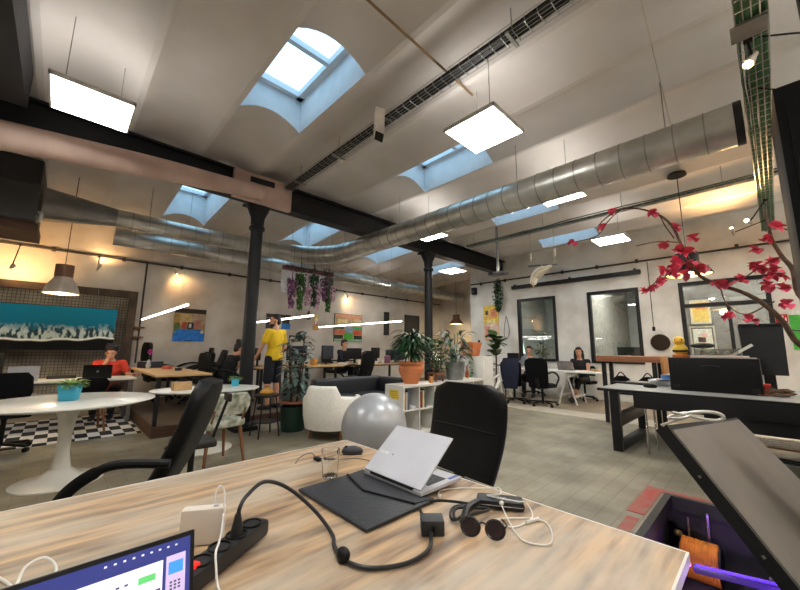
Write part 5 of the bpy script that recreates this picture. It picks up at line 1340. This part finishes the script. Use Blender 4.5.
MB().tube([(0, 0, 0), (0, 0, -1.068)], .02, 8).lathe([(.15, -1.068), (.14, -1.04), (.02, -1.03)], n=18).build('stand', black, t)
t = thing('shelf_unit', 'dark shelf with plants in the far corner, left of the window wall', 'shelf', (11.3, 7.4, .131))
MB().bx(11.2, 11.6, 7.0, 7.8, .131, .16).bx(11.2, 11.6, 7.0, 7.8, 1.5, 1.54).bx(11.2, 11.6, 7.0, 7.03, .16, 1.5).bx(11.2, 11.6, 7.77, 7.8, .16, 1.5).bx(11.2, 11.6, 7.03, 7.77, .8, .84).build('carcass', woodd, t, True)
for y, l in ((7.2, 'dark brown jar on the far corner shelf, nearer the window wall'), (7.5, 'black jar on the far corner shelf, farther from the window wall')):
    MB().lathe([(.08, 0), (.12, .1), (.1, .3), (.05, .36), (.001, .36)], (11.4, y, 1.541), 16).solo('jar', woodd if y < 7.3 else black, l, 'jar')

# ================================================================ the window wall side
t = thing('trestle_desk', 'long white desk on white trestles before the framed windows', 'desk', (8.9, 3.9, .013))
MB().bx(8.5, 9.3, 2.55, 5.3, .74, .77, .003).build('desktop', white, t, True)
for y in (3.3, 4.9):
    m = MB()
    for x in (8.6, 9.2):
        for s in (-1, 1): m.bar((x, y, .735), (x + .0, y + s * .2, .014), .03, .03, (1, 0, 0))
    for s in (-1, 1): m.bar((8.58, y + s * .17, .2), (9.22, y + s * .17, .2), .03, .05, (0, 0, 1))
    m.bx(8.56, 9.24, y - .02, y + .02, .69, .735); m.build('trestle', white, t, True)
laptop((9.0, 3.42, .771), PI / 2, mat('space_grey', (136, 126, 124), .4, .5), 'grey laptop in front of the woman with long dark hair', 1.9, .36)
clutter(9.05, 2.75, .771, (196, 160, 110), (.3, .22, .05), 'light wooden tray at the right end of the white trestle desk', 'tray', 'tray')
monitor(9.2, 4.95, .771, 0, 'black monitor at the left end of the white trestle desk', .34, .3, .24)
clutter(8.95, 4.0, .771, (44, 44, 46), (.2, .12, .05), 'small black case left of the grey laptop')
mesh_t = exec_chair('office_chair', 'black swivel chair with its back to the room, before the white trestle desk', (8.0, 3.62, .013), .1, 1.05, .5, True, .47, .1, fabricb, None, False)
exec_chair('office_chair', 'black swivel chair under a navy jacket, beside the white bicycle', (7.95, 4.28, .013), .3, .98, .48, False, .47, .1, fabricb, None, False)
m = MB(); slab(m, [(-.42, .36), (-.43, .5), (-.42, .7), (-.4, .9), (-.36, 1.02), (-.3, 1.0)], [.3, .34, .38, .4, .34, .24], .07)
m.xf(Matrix.Translation((7.92, 4.26, .02)) @ Matrix.Rotation(.3, 4, 'Z')).solo('jacket', mat('navy_jacket', (25, 31, 54), .9, 0, .15, 14), 'navy jacket draped over the back of a swivel chair beside the bicycle', 'jacket', smooth=60)
exec_chair('office_chair', 'black office chair of the man in the grey shirt', (9.62, 4.63, .013), -2.9, .95, .44, False, .45, .04, fabricb, None, False)
mesh_chair((9.68, 3.28, .013), PI - .1, 'black low chair the long-haired woman sits on', .84)
t = thing('high_bench', 'brown wooden standing bench on black legs before the middle window', 'bench', (7.3, 1.6, 0))
MB().bx(7.0, 7.6, 1.2, 2.15, 1.06, 1.16, .006).build('top', mat('reddish_board', (150, 98, 68), .5, 0, .12, 6, 0, None, 0, (12, 1, 12)), t, True)
MB().bx(7.0, 7.55, 1.16, 1.199, .88, 1.16, .004).build('side_board', mat('golden_board', (176, 124, 66), .5, 0, .12, 6, 0, None, 0, (1, 12, 12)), t, True)
for x, y in ((7.08, 1.3), (7.08, 2.05), (7.5, 1.3), (7.5, 2.05)): MB().bx(x - .03, x + .03, y - .03, y + .03, .013, 1.06).build('leg', black, t, True)
MB().bx(7.1, 7.48, 1.34, 2.0, .5, .53).build('lower_shelf', black, t, True)
for (x, y, l) in ((7.3, 1.45, 'black bag on the lower shelf of the brown standing bench, right one'), (7.3, 1.85, 'black bag on the lower shelf of the brown standing bench, left one')):
    t = thing('bag', l, 'bag', (x, y, .531), 0, 'black bags under the bench')
    MB().sphere((0, 0, .14), (.14, .16, .14), 16, 10).build('body', fabricb, t); MB().tube(curve_pts([(0, -.08, .25), (0, 0, .34), (0, .08, .25)], 5), .01, 6).build('strap', fabricb, t)
# black table
t = thing('black_table', 'big black table with U-shaped steel legs and a grey top at the right', 'table', (5.9, .2, 0))
MB().bx(5.17, 6.8, -1.5, 1.6, .735, .77, .004).build('tabletop', mat('table_grey_top', (150, 150, 146), .4, 0, .08), t, True)
MB().bx(5.165, 5.2, -1.5, 1.2, .56, .734, .003).bx(5.201, 5.22, -1.5, .55, .42, .7, .003).bx(5.158, 5.1695, -1.5, 1.6, .735, .766).build('apron', black, t, True)
for y in (1.42, -1.2):
    m = MB(); m.bx(5.19, 5.28, y - .05, y + .05, .001, .734, .004).bx(6.5, 6.59, y - .05, y + .05, .001, .734, .004).bx(5.28, 6.5, y - .05, y + .05, .001, .09, .004).bx(5.28, 6.5, y - .05, y + .05, .3, .44, .004) ; m.build('leg', black, t, True)
for x, y in ((5.34, 1.12), (5.62, 1.08)): MB().tube([(x, y, .001), (x, y, .734)], .015, 12).build('support_post', chrome, t, True)
TZ = .771
t = thing('keyboard', 'black keyboard at the left corner of the black table', 'keyboard', (6.1, 1.44, TZ), -.15)
MB().bx(-.08, .08, -.23, .23, 0, .018, .004).build('case', blackpl, t)
m = MB()
for i in range(5):
    for j in range(14): m.bx(-.066 + i * .027, -.044 + i * .027, -.215 + j * .031, -.19 + j * .031, .0181, .024)
m.build('keys', mat('key_black', (32, 32, 34), .6), t, smooth=0)
MB().sphere((0, 0, .02), (.05, .08, .035), 16, 10).bx(-.04, .04, -.06, .06, 0, .01).xf(Matrix.Translation((5.72, 1.12, TZ))).solo('speaker_phone', blackpl, 'rounded black device right of the keyboard on the black table', 'device')
for i in range(5):
    MB().box((6.2 + R.uniform(-.03, .03), .98 + R.uniform(-.03, .03), TZ + .009 + i * .0162), (.3, .4, .015), R.uniform(-.15, .15)).solo('paper_stack', mat('paper_white', (226, 228, 232)), ['lowest', 'second lowest', 'middle', 'second highest', 'topmost'][i] + ' white pad in the pile behind the rounded black device', 'paper', 'white pads on the black table')
MB().lathe([(.05, 0), (.085, .005), (.085, .06), (.05, .06), (.045, .03)], (6.25, 1.0, TZ + .083), 24).solo('tape_roll', mat('blue_tape', (70, 110, 170), .5), 'blue roll of tape on the white pads', 'tape')
MB().box((6.05, .95, TZ + .088), (.12, .3, .008), .1).solo('folder', mat('dark_blue_cover', (50, 60, 96), .5), 'thin dark blue folder on the white pads in front of the blue tape', 'folder')
t = thing('equipment_case', 'big black box on the black table with the yellow duck on top', 'case', (5.9, .48, TZ))
MB().bx(5.6, 6.25, .06, .88, TZ, TZ + .40, .012).build('casing', blackpl, t, True)
for y in (.12, .82):
    for z in (.05, .34): MB().bx(5.594, 5.5999, y - .03, y + .03, TZ + z - .02, TZ + z + .02).build('corner_plate', mat('dark_plate', (40, 40, 42), .4, .5), t, True)
MB().tube(curve_pts([(5.6, .4, TZ + .3), (5.57, .44, TZ + .31), (5.57, .52, TZ + .31), (5.6, .56, TZ + .3)], 4), .008, 6).build('handle', black, t, True)
CZ = TZ + .401
t = thing('toy_duck', 'yellow duck figure with dark bands on the big black box', 'figure', (5.72, .76, CZ), PI)
yl = mat('duck_yellow', (226, 186, 48), .45, 0, .08)
MB().lathe([(.085, 0), (.09, .03), (.07, .04)], n=20).build('base', mat('orange_base', (206, 120, 60), .5), t)
MB().sphere((0, 0, .1), (.1, .08, .075), 16, 12).sphere((-.07, 0, .13), (.05, .04, .03), 12, 8).build('body', yl, t)
MB().sphere((.03, 0, .21), (.065, .06, .058), 16, 12).build('head', yl, t)
MB().tube([(.08, 0, .2), (.13, 0, .195)], [(.03, .014), (.022, .008)], 10, True, 1, (0, 0, 1)).build('beak', mat('duck_orange', (226, 130, 40), .5), t)
MB().lathe([(.078, .07), (.083, .085), (.078, .1)], n=20, sx=1.22).build('band', blackpl, t)
for s in (-1, 1): MB().sphere((.075, s * .032, .225), .01, 8, 6).build('eye', blackpl, t)
t = thing('glasses_tray', 'clear plastic tray with small figures on the big black box', 'tray', (5.72, .42, CZ))
MB().bx(-.08, .12, -.28, .24, 0, .03, .006).build('tray', mat('pinkish_white', (220, 206, 196), .4), t)
m = MB().bx(-.08, -.075, -.2, .2, .031, .11).bx(.1, .105, -.2, .2, .031, .11).bx(-.075, .1, -.2, -.195, .031, .11).bx(-.075, .1, .195, .2, .031, .11); m.build('clear_walls', glass('tray_glass', (230, 232, 230), .4), t)
for y in (-.1, .0, .12): MB().sphere((0, y, .06), (.03, .03, .03), 12, 8).build('small_figure', mat('pebble_%d' % int(y * 100), (190, 180, 160) if y else (150, 140, 130), .5), t)
MB().sphere((0, .12, .15), (.07, .12, .035), 14, 10).tube([(0, .12, .112), (0, .12, .16)], .02, 8).build('dark_cap', black, t)
t = thing('laptop_stand', 'folded white metal stand beside the black monitor', 'stand', (5.72, .2, CZ))
MB().bar((0, .1, .02), (0, -.1, .16), .03, .02, (1, 0, 0)).build('arm', white, t); MB().bx(-.06, .06, -.12, .1, 0, .012).build('base_plate', white, t)
t = thing('big_monitor', 'tall black monitor seen from behind, standing on the black table at the right', 'monitor', (6.3, .0, TZ), .1)
MB().prism([(-.05, -.16, .2), (-.05, .2, .2), (-.05, .225, .8), (-.05, -.17, .84)], (.1, 0, 0)).build('casing', mat('monitor_back', (24, 24, 26), .6), t)
MB().bx(-.06, .06, -.16, .22, .79, .83, .01).build('top_rim', mat('dark_plate', (40, 40, 42)), t); MB().bx(-.03, .05, -.05, .05, .0, .22).bx(-.1, .15, -.14, .14, .0, .015).build('stand', black, t)
MB().tube(curve_pts([(-.02, -.23, .75), (0, -.33, .7), (.02, -.3, .4), (.0, -.26, .1)], 6), .01, 6).build('cable', blackcable, t)
m = MB()
for i in range(16):
    c = Vector((5.6 + R.uniform(0, .25), -.06 + R.uniform(-.06, .1), TZ + .012 + R.uniform(0, .05))); r = R.uniform(.04, .09)
    m.tube([c + Vector((r * math.cos(a), r * 1.5 * math.sin(a), .01 * math.sin(a * 2) + .008)) for a in [k * PI / 6 for k in range(12)]], .006, 5)
m.solo('cable_coils', mat('brown_cable', (110, 80, 54), .6, 0, .2, 10), 'heap of brown coiled cables before the tall black monitor', 'cable')
MB().bx(5.62, 5.72, -.0, .1, TZ + .1, TZ + .13, .006).bx(5.64, 5.7, .02, .08, TZ + .001, TZ + .1).solo('red_device', mat('red_plastic', (190, 50, 36), .5), 'small red device among the brown cables', 'device')
t = thing('wooden_crate', 'light wooden crate on the floor under the right end of the black table', 'crate', (6.0, -.15, 0))
m = MB()
for i in range(5): m.bx(5.75 + i * .12, 5.85 + i * .12, -.5, .2, .2, .22)
m.build('slats', woodl, t, True)
for y in (-.48, .16):
    MB().bx(5.75, 6.33, y, y + .03, .001, .2).build('side_board', woodl, t, True)
for y in (.05, .2): MB().tube([(5.5, y, .12 + y * .2), (5.5, y - .55, .1 + y * .2)], .012, 8).tube([(5.5, y, .12 + y * .2), (5.5, y, .001)], .012, 8).tube([(5.5, y - .55, .1 + y * .2), (5.5, y - .55, .001)], .012, 8).solo('floor_rail', black, 'thin black rail on the floor before the crate, ' + ('nearer the hatch lid' if y > .1 else 'farther from the hatch lid'), 'rail')

# wall pieces on the window wall
XW_ = XR - .012
t = thing('mirror', 'round mirror hanging on a cord from the wall between the middle and right windows', 'mirror', (XR - .025, 1.69, 1.26))
MB().lathe([(.19, -.012), (.19, .012)], n=36).xf(Matrix.Translation((0, 0, .19)) @ Matrix.Rotation(PI / 2, 4, 'Y')).build('rim', mat('dark_rim', (50, 40, 34), .5), t)
MB().lathe([(.175, -.001), (.175, .001)], n=36).xf(Matrix.Translation((-.0135, 0, .19)) @ Matrix.Rotation(PI / 2, 4, 'Y')).build('mirror_glass', mat('mirror_silver', (96, 84, 76), .04, 1, .02), t)
MB().tube([(0, -.12, .33), (0, 0, .5), (0, .12, .33)], .006, 6).build('cord', mat('pale_rope', (206, 198, 182)), t)
MB().bx(XR - .03, XR - .001, 1.76, 1.82, 1.72, 1.82, .004).tube([(XR - .01, 1.79, 1.82), (XR - .01, 1.79, 3.4)], .007, 6).solo('wall_switch', blackpl, 'small black switch on a cable above the round mirror', 'switch')
def wallpic(y0, y1, z0, z1, x, label, patches, bgc, frame, name='poster'):
    t = picture(-(y1 - y0) / 2, (y1 - y0) / 2, z0, z1, 0, label, patches, frame, name, bgc)
    t.location = (x, (y0 + y1) / 2, z0); t.rotation_euler = (0, 0, -PI / 2)
    return t
wallpic(5.88, 6.42, 1.55, 2.68, XR - .0126, 'tall yellow and pink poster on the end of the window wall', [(0, 1, .5, 1, (240, 208, 70)), (.1, .6, .6, .9, (236, 190, 110)), (.5, .9, .66, .9, (226, 140, 110)), (.12, .3, .74, .86, (60, 60, 50)), (.2, .8, .5, .6, (246, 226, 150)), (0, 1, 0, .5, (232, 196, 170)), (.2, .9, .3, .46, (240, 214, 196)), (.1, .4, .1, .4, (226, 150, 130)), (.5, .95, .05, .25, (236, 214, 180))], (236, 206, 120), None)
t = wallpic(-.36, -.2, 1.82, 1.98, XR - .0126, 'small red and white fire equipment sign at the right of the window wall', [(0, 1, 0, 1, (200, 48, 44)), (.1, .42, .3, .86, (236, 232, 228)), (.16, .36, .42, .74, (200, 48, 44)), (.55, .66, .2, .85, (236, 232, 228)), (.66, .85, .2, .4, (236, 232, 228)), (.78, .9, .2, .6, (236, 232, 228))], (200, 48, 44), None); t['category'] = 'sign'
t = wallpic(-.52, -.38, 1.3, 2.05, XR - .0126, 'tall green strip sign at the right edge of the window wall', [(0, 1, 0, 1, (74, 180, 70)), (0, 1, .88, 1, (230, 232, 226))], (74, 180, 70), None); t['category'] = 'sign'
t = thing('wall_loudspeaker', 'small black loudspeaker at the top corner of the window wall', 'speaker', (XR - .1, 6.72, 3.1))
MB().bx(-.08, .06, -.08, .08, 0, .24, .015).build('casing', blackpl, t); MB().bx(.06, .0985, -.02, .02, .08, .14).build('bracket', black, t)
MB().lathe([(.055, -.004), (.055, .004)], n=18).xf(Matrix.Translation((-.083, 0, .09)) @ Matrix.Rotation(PI / 2, 4, 'Y')).build('cone', mat('cone_grey', (54, 54, 58), .6), t)
MB().bx(XR - .02, XR - .001, 6.6, 6.68, 1.42, 1.56, .004).solo('thermostat', blackpl, 'small black box low on the end of the window wall', 'switch')
t = thing('hanging_ivy', 'long dark green ivy hanging on the window wall under the end of the beam', 'plant', (9.95, 5.8, 2.5)); f = MB()
for i in range(300):
    z = R.random(); f.leaf((R.uniform(-.05, .05), R.uniform(-.1, .1) * (.5 + math.sin(z * 3)), .0 + z * 1.0), (-.6, R.uniform(-1, 1), R.uniform(-1, .2)), .11, .05, .6, 3)
f.build('foliage', green2, t)
MB().tube([(.0, 0, 0.05), (0, 0, 1.02), (.13, 0, 1.05)], .012, 6).build('stem', barkm, t)
MB().tube(curve_pts([(XR - .02, 5.6, 2.3), (XR - .02, 5.52, 1.85), (XR - .02, 5.6, 1.6), (XR - .02, 5.7, 1.75), (XR - .02, 5.62, 2.3)], 6), .01, 6).solo('rope_loop', mat('grey_lead', (110, 108, 104)), 'thin grey cord loop hanging left of the first framed window', 'cord')

# behind the windows
t = thing('table_lamp', 'lamp with a pale green shade behind the first framed window', 'lamp', (11.6, 6.1, .06))
MB().lathe([(.3, 1.07), (.17, 1.68), (.165, 1.68), (.295, 1.07)], n=28).build('lamp_shade', emit('green_shade_glow', (186, 232, 200), .9), t)
MB().tube([(0, 0, .02), (0, 0, 1.3)], .018, 8).lathe([(.17, -.049), (.16, .03), (.02, .04)], n=20).build('stand', black, t)
bush(12.2, 5.5, .011, 90, .25, .1, mat('ochre_leaf', (120, 104, 60), .6, 0, .3, 5), 'brownish plant behind the first framed window', (pot_profile(.18, .22, .4), mat('grey_pot', (120, 116, 108))), 1.5, spread=.25)
wallpic(2.72, 2.98, 1.45, 2.55, XB + 3.98, 'yellow strip poster seen through the middle framed window', [(0, 1, 0, 1, (226, 196, 60)), (.3, .7, .2, .8, (190, 160, 50))], (226, 196, 60), None)
t = thing('partition_panel', 'grey partition seen through the right framed window, two framed prints on it', 'panel', (13.15, .6, .011))
MB().bx(13.12, 13.2, -.6, 1.7, .011, 3.2).build('panel', mat('panel_grey', (128, 124, 118), .8), t, True)
wallpic(.96, 1.42, 2.02, 2.72, 13.1, 'upper framed print with an orange shape, seen through the right window', [(.06, .94, .05, .95, (206, 196, 170)), (.12, .88, .1, .9, (214, 180, 90)), (.3, .75, .62, .86, (196, 96, 60))], (190, 180, 160), (60, 60, 56), 'painting')
wallpic(.94, 1.46, 1.18, 1.95, 13.1, 'lower framed print with a dark figure, seen through the right window', [(.05, .95, .04, .96, (60, 58, 54)), (.1, .9, .08, .92, (214, 208, 190)), (.3, .62, .42, .62, (70, 44, 44)), (.45, .7, .6, .74, (210, 150, 140))], (190, 180, 160), (206, 200, 180), 'painting')
for x, y, l in ((12., 4.9, 'flat ceiling lamp behind the first framed window'), (12.2, 2.6, 'flat ceiling lamp behind the middle framed window'), (12., 0.2, 'flat ceiling lamp behind the right framed window'), (12., -2.5, 'flat ceiling lamp out of view behind the window wall')):
    t = thing('ceiling_lamp', l, 'ceiling light', (x, y, 3.42), 0, 'lamps of the next room')
    MB().bx(-.12, .12, -.5, .5, .0, .06, .004).build('housing', white, t); MB().bx(-.1, .1, -.48, .48, -.006, -.0005).build('diffuser', emit('next_room_light', (250, 248, 240), 90), t)
    for y_ in (-.4, .4): MB().tube([(0, y_, .06), (0, y_, .079)], .006, 6).build('hanger', steel, t)
monitor(11.3, 2.6, .8, 0, 'black monitor seen through the middle framed window', .6, .4, .35)
desk('desk', 10.9, 11.7, 2.0, 3.3, .011, .8, white, black, 'white desk behind the middle framed window')

# ================================================================ the open floor hatch
A0, A1 = Vector((2.3, .462, .828)), Vector((2.3, .079, .252)); dr = (A1 - A0).normalized()
nt_ = Vector((-.036, -.828, .56)).normalized()          # towards the upper face
A2 = A0 + dr * ((A0.z - .03) / -dr.z)
W_ = Vector((2.55, -.13, -.26)); Wb = Vector((2.55, 0, 0))
def lidpt(u, v, h): return A0.lerp(A2, v) + (W_ * (1 - v) + Wb * v) * u + nt_ * h
def lidprism(m, us, vs, h0, h1):
    c = [(us[0], vs[0]), (us[1], vs[0]), (us[1], vs[1]), (us[0], vs[1])]
    a = [m.bm.verts.new(lidpt(u, v, h0)) for u, v in c]; b = [m.bm.verts.new(lidpt(u, v, h1)) for u, v in c]
    m._f(a[::-1]); m._f(b); m.skin(a, b)
t = thing('hatch_lid', 'raised floor hatch lid with black rim and grey face at the lower right', 'hatch lid', (3.5, 0, 0))
m = MB(); lidprism(m, (0, 1), (0, 1), .02, .08); m.build('slab', mat('lid_black', (22, 22, 24), .6), t, True, 0)
m = MB(); lidprism(m, (.003, .985), (.03, .99), .0802, .086); m.build('face_panel', mat('lid_grey_sheet', (150, 144, 136), .55, .1, .05, 2), t, True, 0)
m = MB(); lidprism(m, (.0, .0028), (.03, .99), .0802, .09); m.build('edge_strip', steel, t, True, 0)
for v in (.25, .6): m = MB(); lidprism(m, (-.004, -.0005), (v, v + .012), .045, .055); m.build('bolt', steel, t, True, 0)
# white chain links hooked on the top of the lid
t = thing('snap_hook', 'large white snap hook with a chain link at the top of the hatch lid', 'hook', (2.27, .34, .84))
wl = mat('white_steel', (214, 212, 206), .35, .5)
def loop(c, a, b, ra, rb, r):
    m = MB(); m.tube([Vector(c) + Vector(a) * (ra * math.cos(q)) * (1 if math.cos(q) > 0 else 1) + Vector(b) * (rb * math.sin(q) * (1 + .35 * math.cos(q))) for q in [i * PI / 12 for i in range(25)]], r, 8, False); return m
loop((2.27, .235, .945), (0, -1, .03), (0, .1, 1), .066, .018, .008).build('hook', wl, t, True)
loop((2.27, .335, .93), (0, -1, .3), (.6, 0, .8), .045, .012, .0065).build('link', wl, t, True)
MB().tube([(2.27, .36, .945), (2.27, .31, .938)], .006, 8).build('gate', wl, t, True)
MB().tube([(2.27, .31, .925), (2.29, .36, .90), (2.31, .42, .868)], .006, 8).build('shackle', wl, t, True)
# inside the pit
t = thing('cable_reel', 'orange cable wound in a coil inside the lit floor hatch', 'cable reel', (3.78, .5, -.49))
orng = mat('orange_cable', (255, 150, 56), .5, 0, .1, 20)
m = MB()
for i in range(13): 
    y = .42 + i * .0165; m.tube([(3.78 + .13 * math.cos(a), y + R.uniform(-.004, .004), -.36 + .13 * math.sin(a)) for a in [k * PI / 12 for k in range(25)]], .013, 8, False)
m.build('coil', orng, t, True)
for y in (.40, .635): MB().lathe([(.13, -.006), (.13, .006)], (0, 0, 0), 24).xf(Matrix.Translation((3.78, y, -.36)) @ Matrix.Rotation(PI / 2, 4, 'X')).build('flange', black, t, True)
MB().sphere((3.82, .655, -.22), (.03, .03, .025), 10, 8).build('knob', mat('brass', (190, 170, 120), .3, .8), t, True)
t = thing('violet_lamp', 'violet light tube in the floor hatch, at the desk corner', 'lamp', (3.2, .2, -.35))
MB().bar((3.3, .5, -.22), (3.42, .08, -.22), .05, .04, (0, 0, 1), .008).build('housing', mat('violet_housing', (70, 50, 130), .4), t, True)
MB().sphere((3.27, .53, -.19), .022, 12, 8).build('bulb', emit('violet_glow', (190, 70, 255), 9), t, True)
MB().bar((3.3, .48, -.196), (3.42, .1, -.196), .03, .008, (0, 0, 1)).build('tube', emit('violet_tube', (110, 60, 255), .3), t, True)
MB().tube([(3.95, .6, -.49), (3.93, .6, -.12)], .008, 8).tube([(3.94, .48, -.49), (3.92, .47, -.05)], .012, 8).solo('pit_rods', steel, 'two thin steel rods standing at the far end of the floor hatch', 'rod')
MB().bx(3.5, 3.75, -.05, .15, -.499, -.3, .01).solo('pit_box', mat('violet_grey_box', (120, 110, 140), .5), 'small grey box inside the lit floor hatch beside the orange coil', 'box')
def lamp(name, kind, loc, e, col, size=.1, rot=None):
    l = bpy.data.lights.new(name, kind); l.energy = e; l.color = col
    if kind == 'AREA': l.size = size
    else: l.shadow_soft_size = size
    o = bpy.data.objects.new(name, l); COL.objects.link(o); o.location = loc
    if rot: o.rotation_euler = rot
    return o
lamp('violet_light', 'POINT', (3.35, -.05, -.3), 3.2, (.42, .16, 1.), .03)
lamp('added_pit_fill', 'POINT', (2.9, .3, -.12), 3.6, (1., .9, .8), .04)  # added white fill to bring out the orange coil, no lamp modelled for it

# tall black panel at the right edge
t = thing('black_locker', 'tall black cabinet panel at the right edge of the photo', 'cabinet', (3.3, -.6, 0))
MB().bx(3.0, 3.6, -.95, -.195, .001, 2.86, .006).build('casing', mat('locker_black', (10, 10, 11), .7, spec=.2), t, True)
MB().bx(2.985, 2.9995, -.9, -.24, .1, 2.78, .003).build('door', mat('locker_black', (10, 10, 11)), t, True)
MB().bx(2.97, 2.985, -.3, -.27, 1.9, 1.98).build('handle', chrome, t, True)
MB().bx(3.0, 3.08, -.42, -.36, 2.861, 4.15).solo('black_post', black, 'thin black post from the top of the black cabinet to the ceiling', 'post')

# red blossom branch
t = thing('blossom_branch', 'tall branch with red paper blossoms reaching in from the right edge', 'branch', (4.6, -.9, 0))
MB().lathe([(.14, .001), (.17, .1), (.16, .5), (.1, .75), (.11, .8), (.09, .8), (.08, .74), (.001, .7)], n=26).xf(Matrix.Translation((4.6, -.9, 0))).build('vase', mat('stoneware', (120, 110, 100), .6), t, True)
main = [(4.6, -.9, .72), (4.58, -.72, 1.0), (4.6, -.42, 1.14), (4.6, -.21, 1.312), (4.58, -.133, 1.515), (4.6, -.038, 1.675), (4.62, .08, 1.799), (4.6, .245, 1.897), (4.58, .385, 2.008), (4.6, .462, 2.21), (4.62, .511, 2.393), (4.6, .562, 2.583), (4.58, .655, 2.722), (4.6, .831, 2.855), (4.62, 1.026, 2.913), (4.6, 1.181, 2.843), (4.6, 1.275, 2.766)]
cm = curve_pts(main, 4); bk = mat('branch_bark', (98, 74, 56), .85, 0, .25, 16, .2)
MB().tube(cm, [.026 - .02 * i / len(cm) for i in range(len(cm))], 8).build('main_branch', bk, t, True)
sec = curve_pts([(4.6, -.9, .72), (4.64, -.6, 1.3), (4.6, -.36, 1.6), (4.58, -.253, 1.75), (4.6, -.242, 1.97), (4.62, -.191, 2.108), (4.6, -.146, 2.268), (4.6, -.137, 2.424), (4.62, -.129, 2.602)], 4)
MB().tube(sec, [.03 - .022 * i / len(sec) for i in range(len(sec))], 8).build('side_branch', bk, t, True)
tw = [((.462, 2.21), (.62, 2.15), (.78, 1.98), (.9, 1.88)), ((.655, 2.722), (.62, 2.6), (.56, 2.45)), ((1.026, 2.913), (1.16, 2.8), (1.3, 2.66), (1.56, 2.61)), ((.511, 2.393), (.7, 2.44), (.9, 2.43)), ((.245, 1.897), (.22, 1.72), (.1, 1.6), (-.1, 1.7)), ((-.191, 2.108), (-.05, 2.04), (.08, 1.93)), ((-.137, 2.424), (-.3, 2.3), (-.4, 2.2)), ((.385, 2.008), (.46, 2.1), (.55, 2.2))]
for q in tw: MB().tube(curve_pts([(4.6 + R.uniform(-.04, .04), a, b) for a, b in q], 5), .006, 6).build('twig', bk, t, True)
fl = [[1.111, 2.912], [1.221, 2.739], [1.554, 2.61], [.698, 2.757], [.539, 2.555], [.403, 2.412], [.647, 2.412], [.535, 2.311], [.57, 2.208], [.44, 2.27], [.664, 2.114], [.533, 2.147], [.456, 2.102], [.34, 2.083], [.861, 1.907], [.776, 1.942], [.692, 1.997], [.195, 1.9], [.095, 1.917], [-.043, 2.021], [-.097, 1.928], [-.026, 2.052], [-.102, 2.278], [-.181, 2.364], [-.041, 2.194], [-.166, 1.936], [-.171, 1.817], [-.174, 1.672], [.205, 1.579], [.072, 1.543], [-.124, 2.064], [.434, 2.162], [.38, 2.069], [.602, 2.126], [.258, 1.919], [-.08, 1.86], [-.13, 1.98], [.58, 2.05], [.5, 2.03]]
petal = mat('red_petals', (240, 92, 122), .6, 0, .16, 12)
for (y, z) in fl:
    c = Vector((4.6 + R.uniform(-.07, .05), y, z)); d = Vector((-.8, R.uniform(-.8, .8), R.uniform(-.9, .6))).normalized(); a, b = ortho(d); m = MB()
    for i in range(6):
        q = i * PI / 3 + R.random(); m.leaf(c, d * R.uniform(.3, .9) + a * math.cos(q) + b * math.sin(q), R.uniform(.055, .08), .085, .25, 4, .4, .75)
    m.sphere(c, .018, 8, 6); m.build('blossom', petal, t, True)

# ================================================================ light and camera
w = bpy.data.worlds.new('World'); SC.world = w; w.use_nodes = True
bg = w.node_tree.nodes['Background']; bg.inputs[0].default_value = (.60, .80, 1., 1); bg.inputs[1].default_value = 1.75
cd = bpy.data.cameras.new('camera'); cam = bpy.data.objects.new('camera', cd); COL.objects.link(cam); SC.camera = cam
cd.sensor_fit = 'HORIZONTAL'; cd.sensor_width = 36; cd.lens = 348.616 / 800 * 36; cd.clip_start = .02
Rw = Matrix(((0.7195334310625339, 0.11205848516547659, 0.685357233481778), (-0.6944070176964424, 0.10416105265446636, 0.7120037702736175), (0.008398533045154699, -0.988227388313202, 0.15276155809089306)))
right, down, fwd = Rw.col[0], Rw.col[1], Rw.col[2]
q = Matrix((right, -down, -fwd)).transposed().to_4x4(); q.translation = (0, 0, 1.25); cam.matrix_world = q
vs = SC.view_settings; SC.display_settings.display_device = 'sRGB'; vs.view_transform = 'Standard'; vs.look = 'None'; vs.gamma = 1; vs.exposure = 0.9; vs.use_curve_mapping = False
SC.cycles.use_denoising = True; SC.cycles.max_bounces = 8; SC.cycles.transparent_max_bounces = 12; SC.cycles.sample_clamp_indirect = 8
SC.cycles.caustics_reflective = False; SC.cycles.caustics_refractive = False
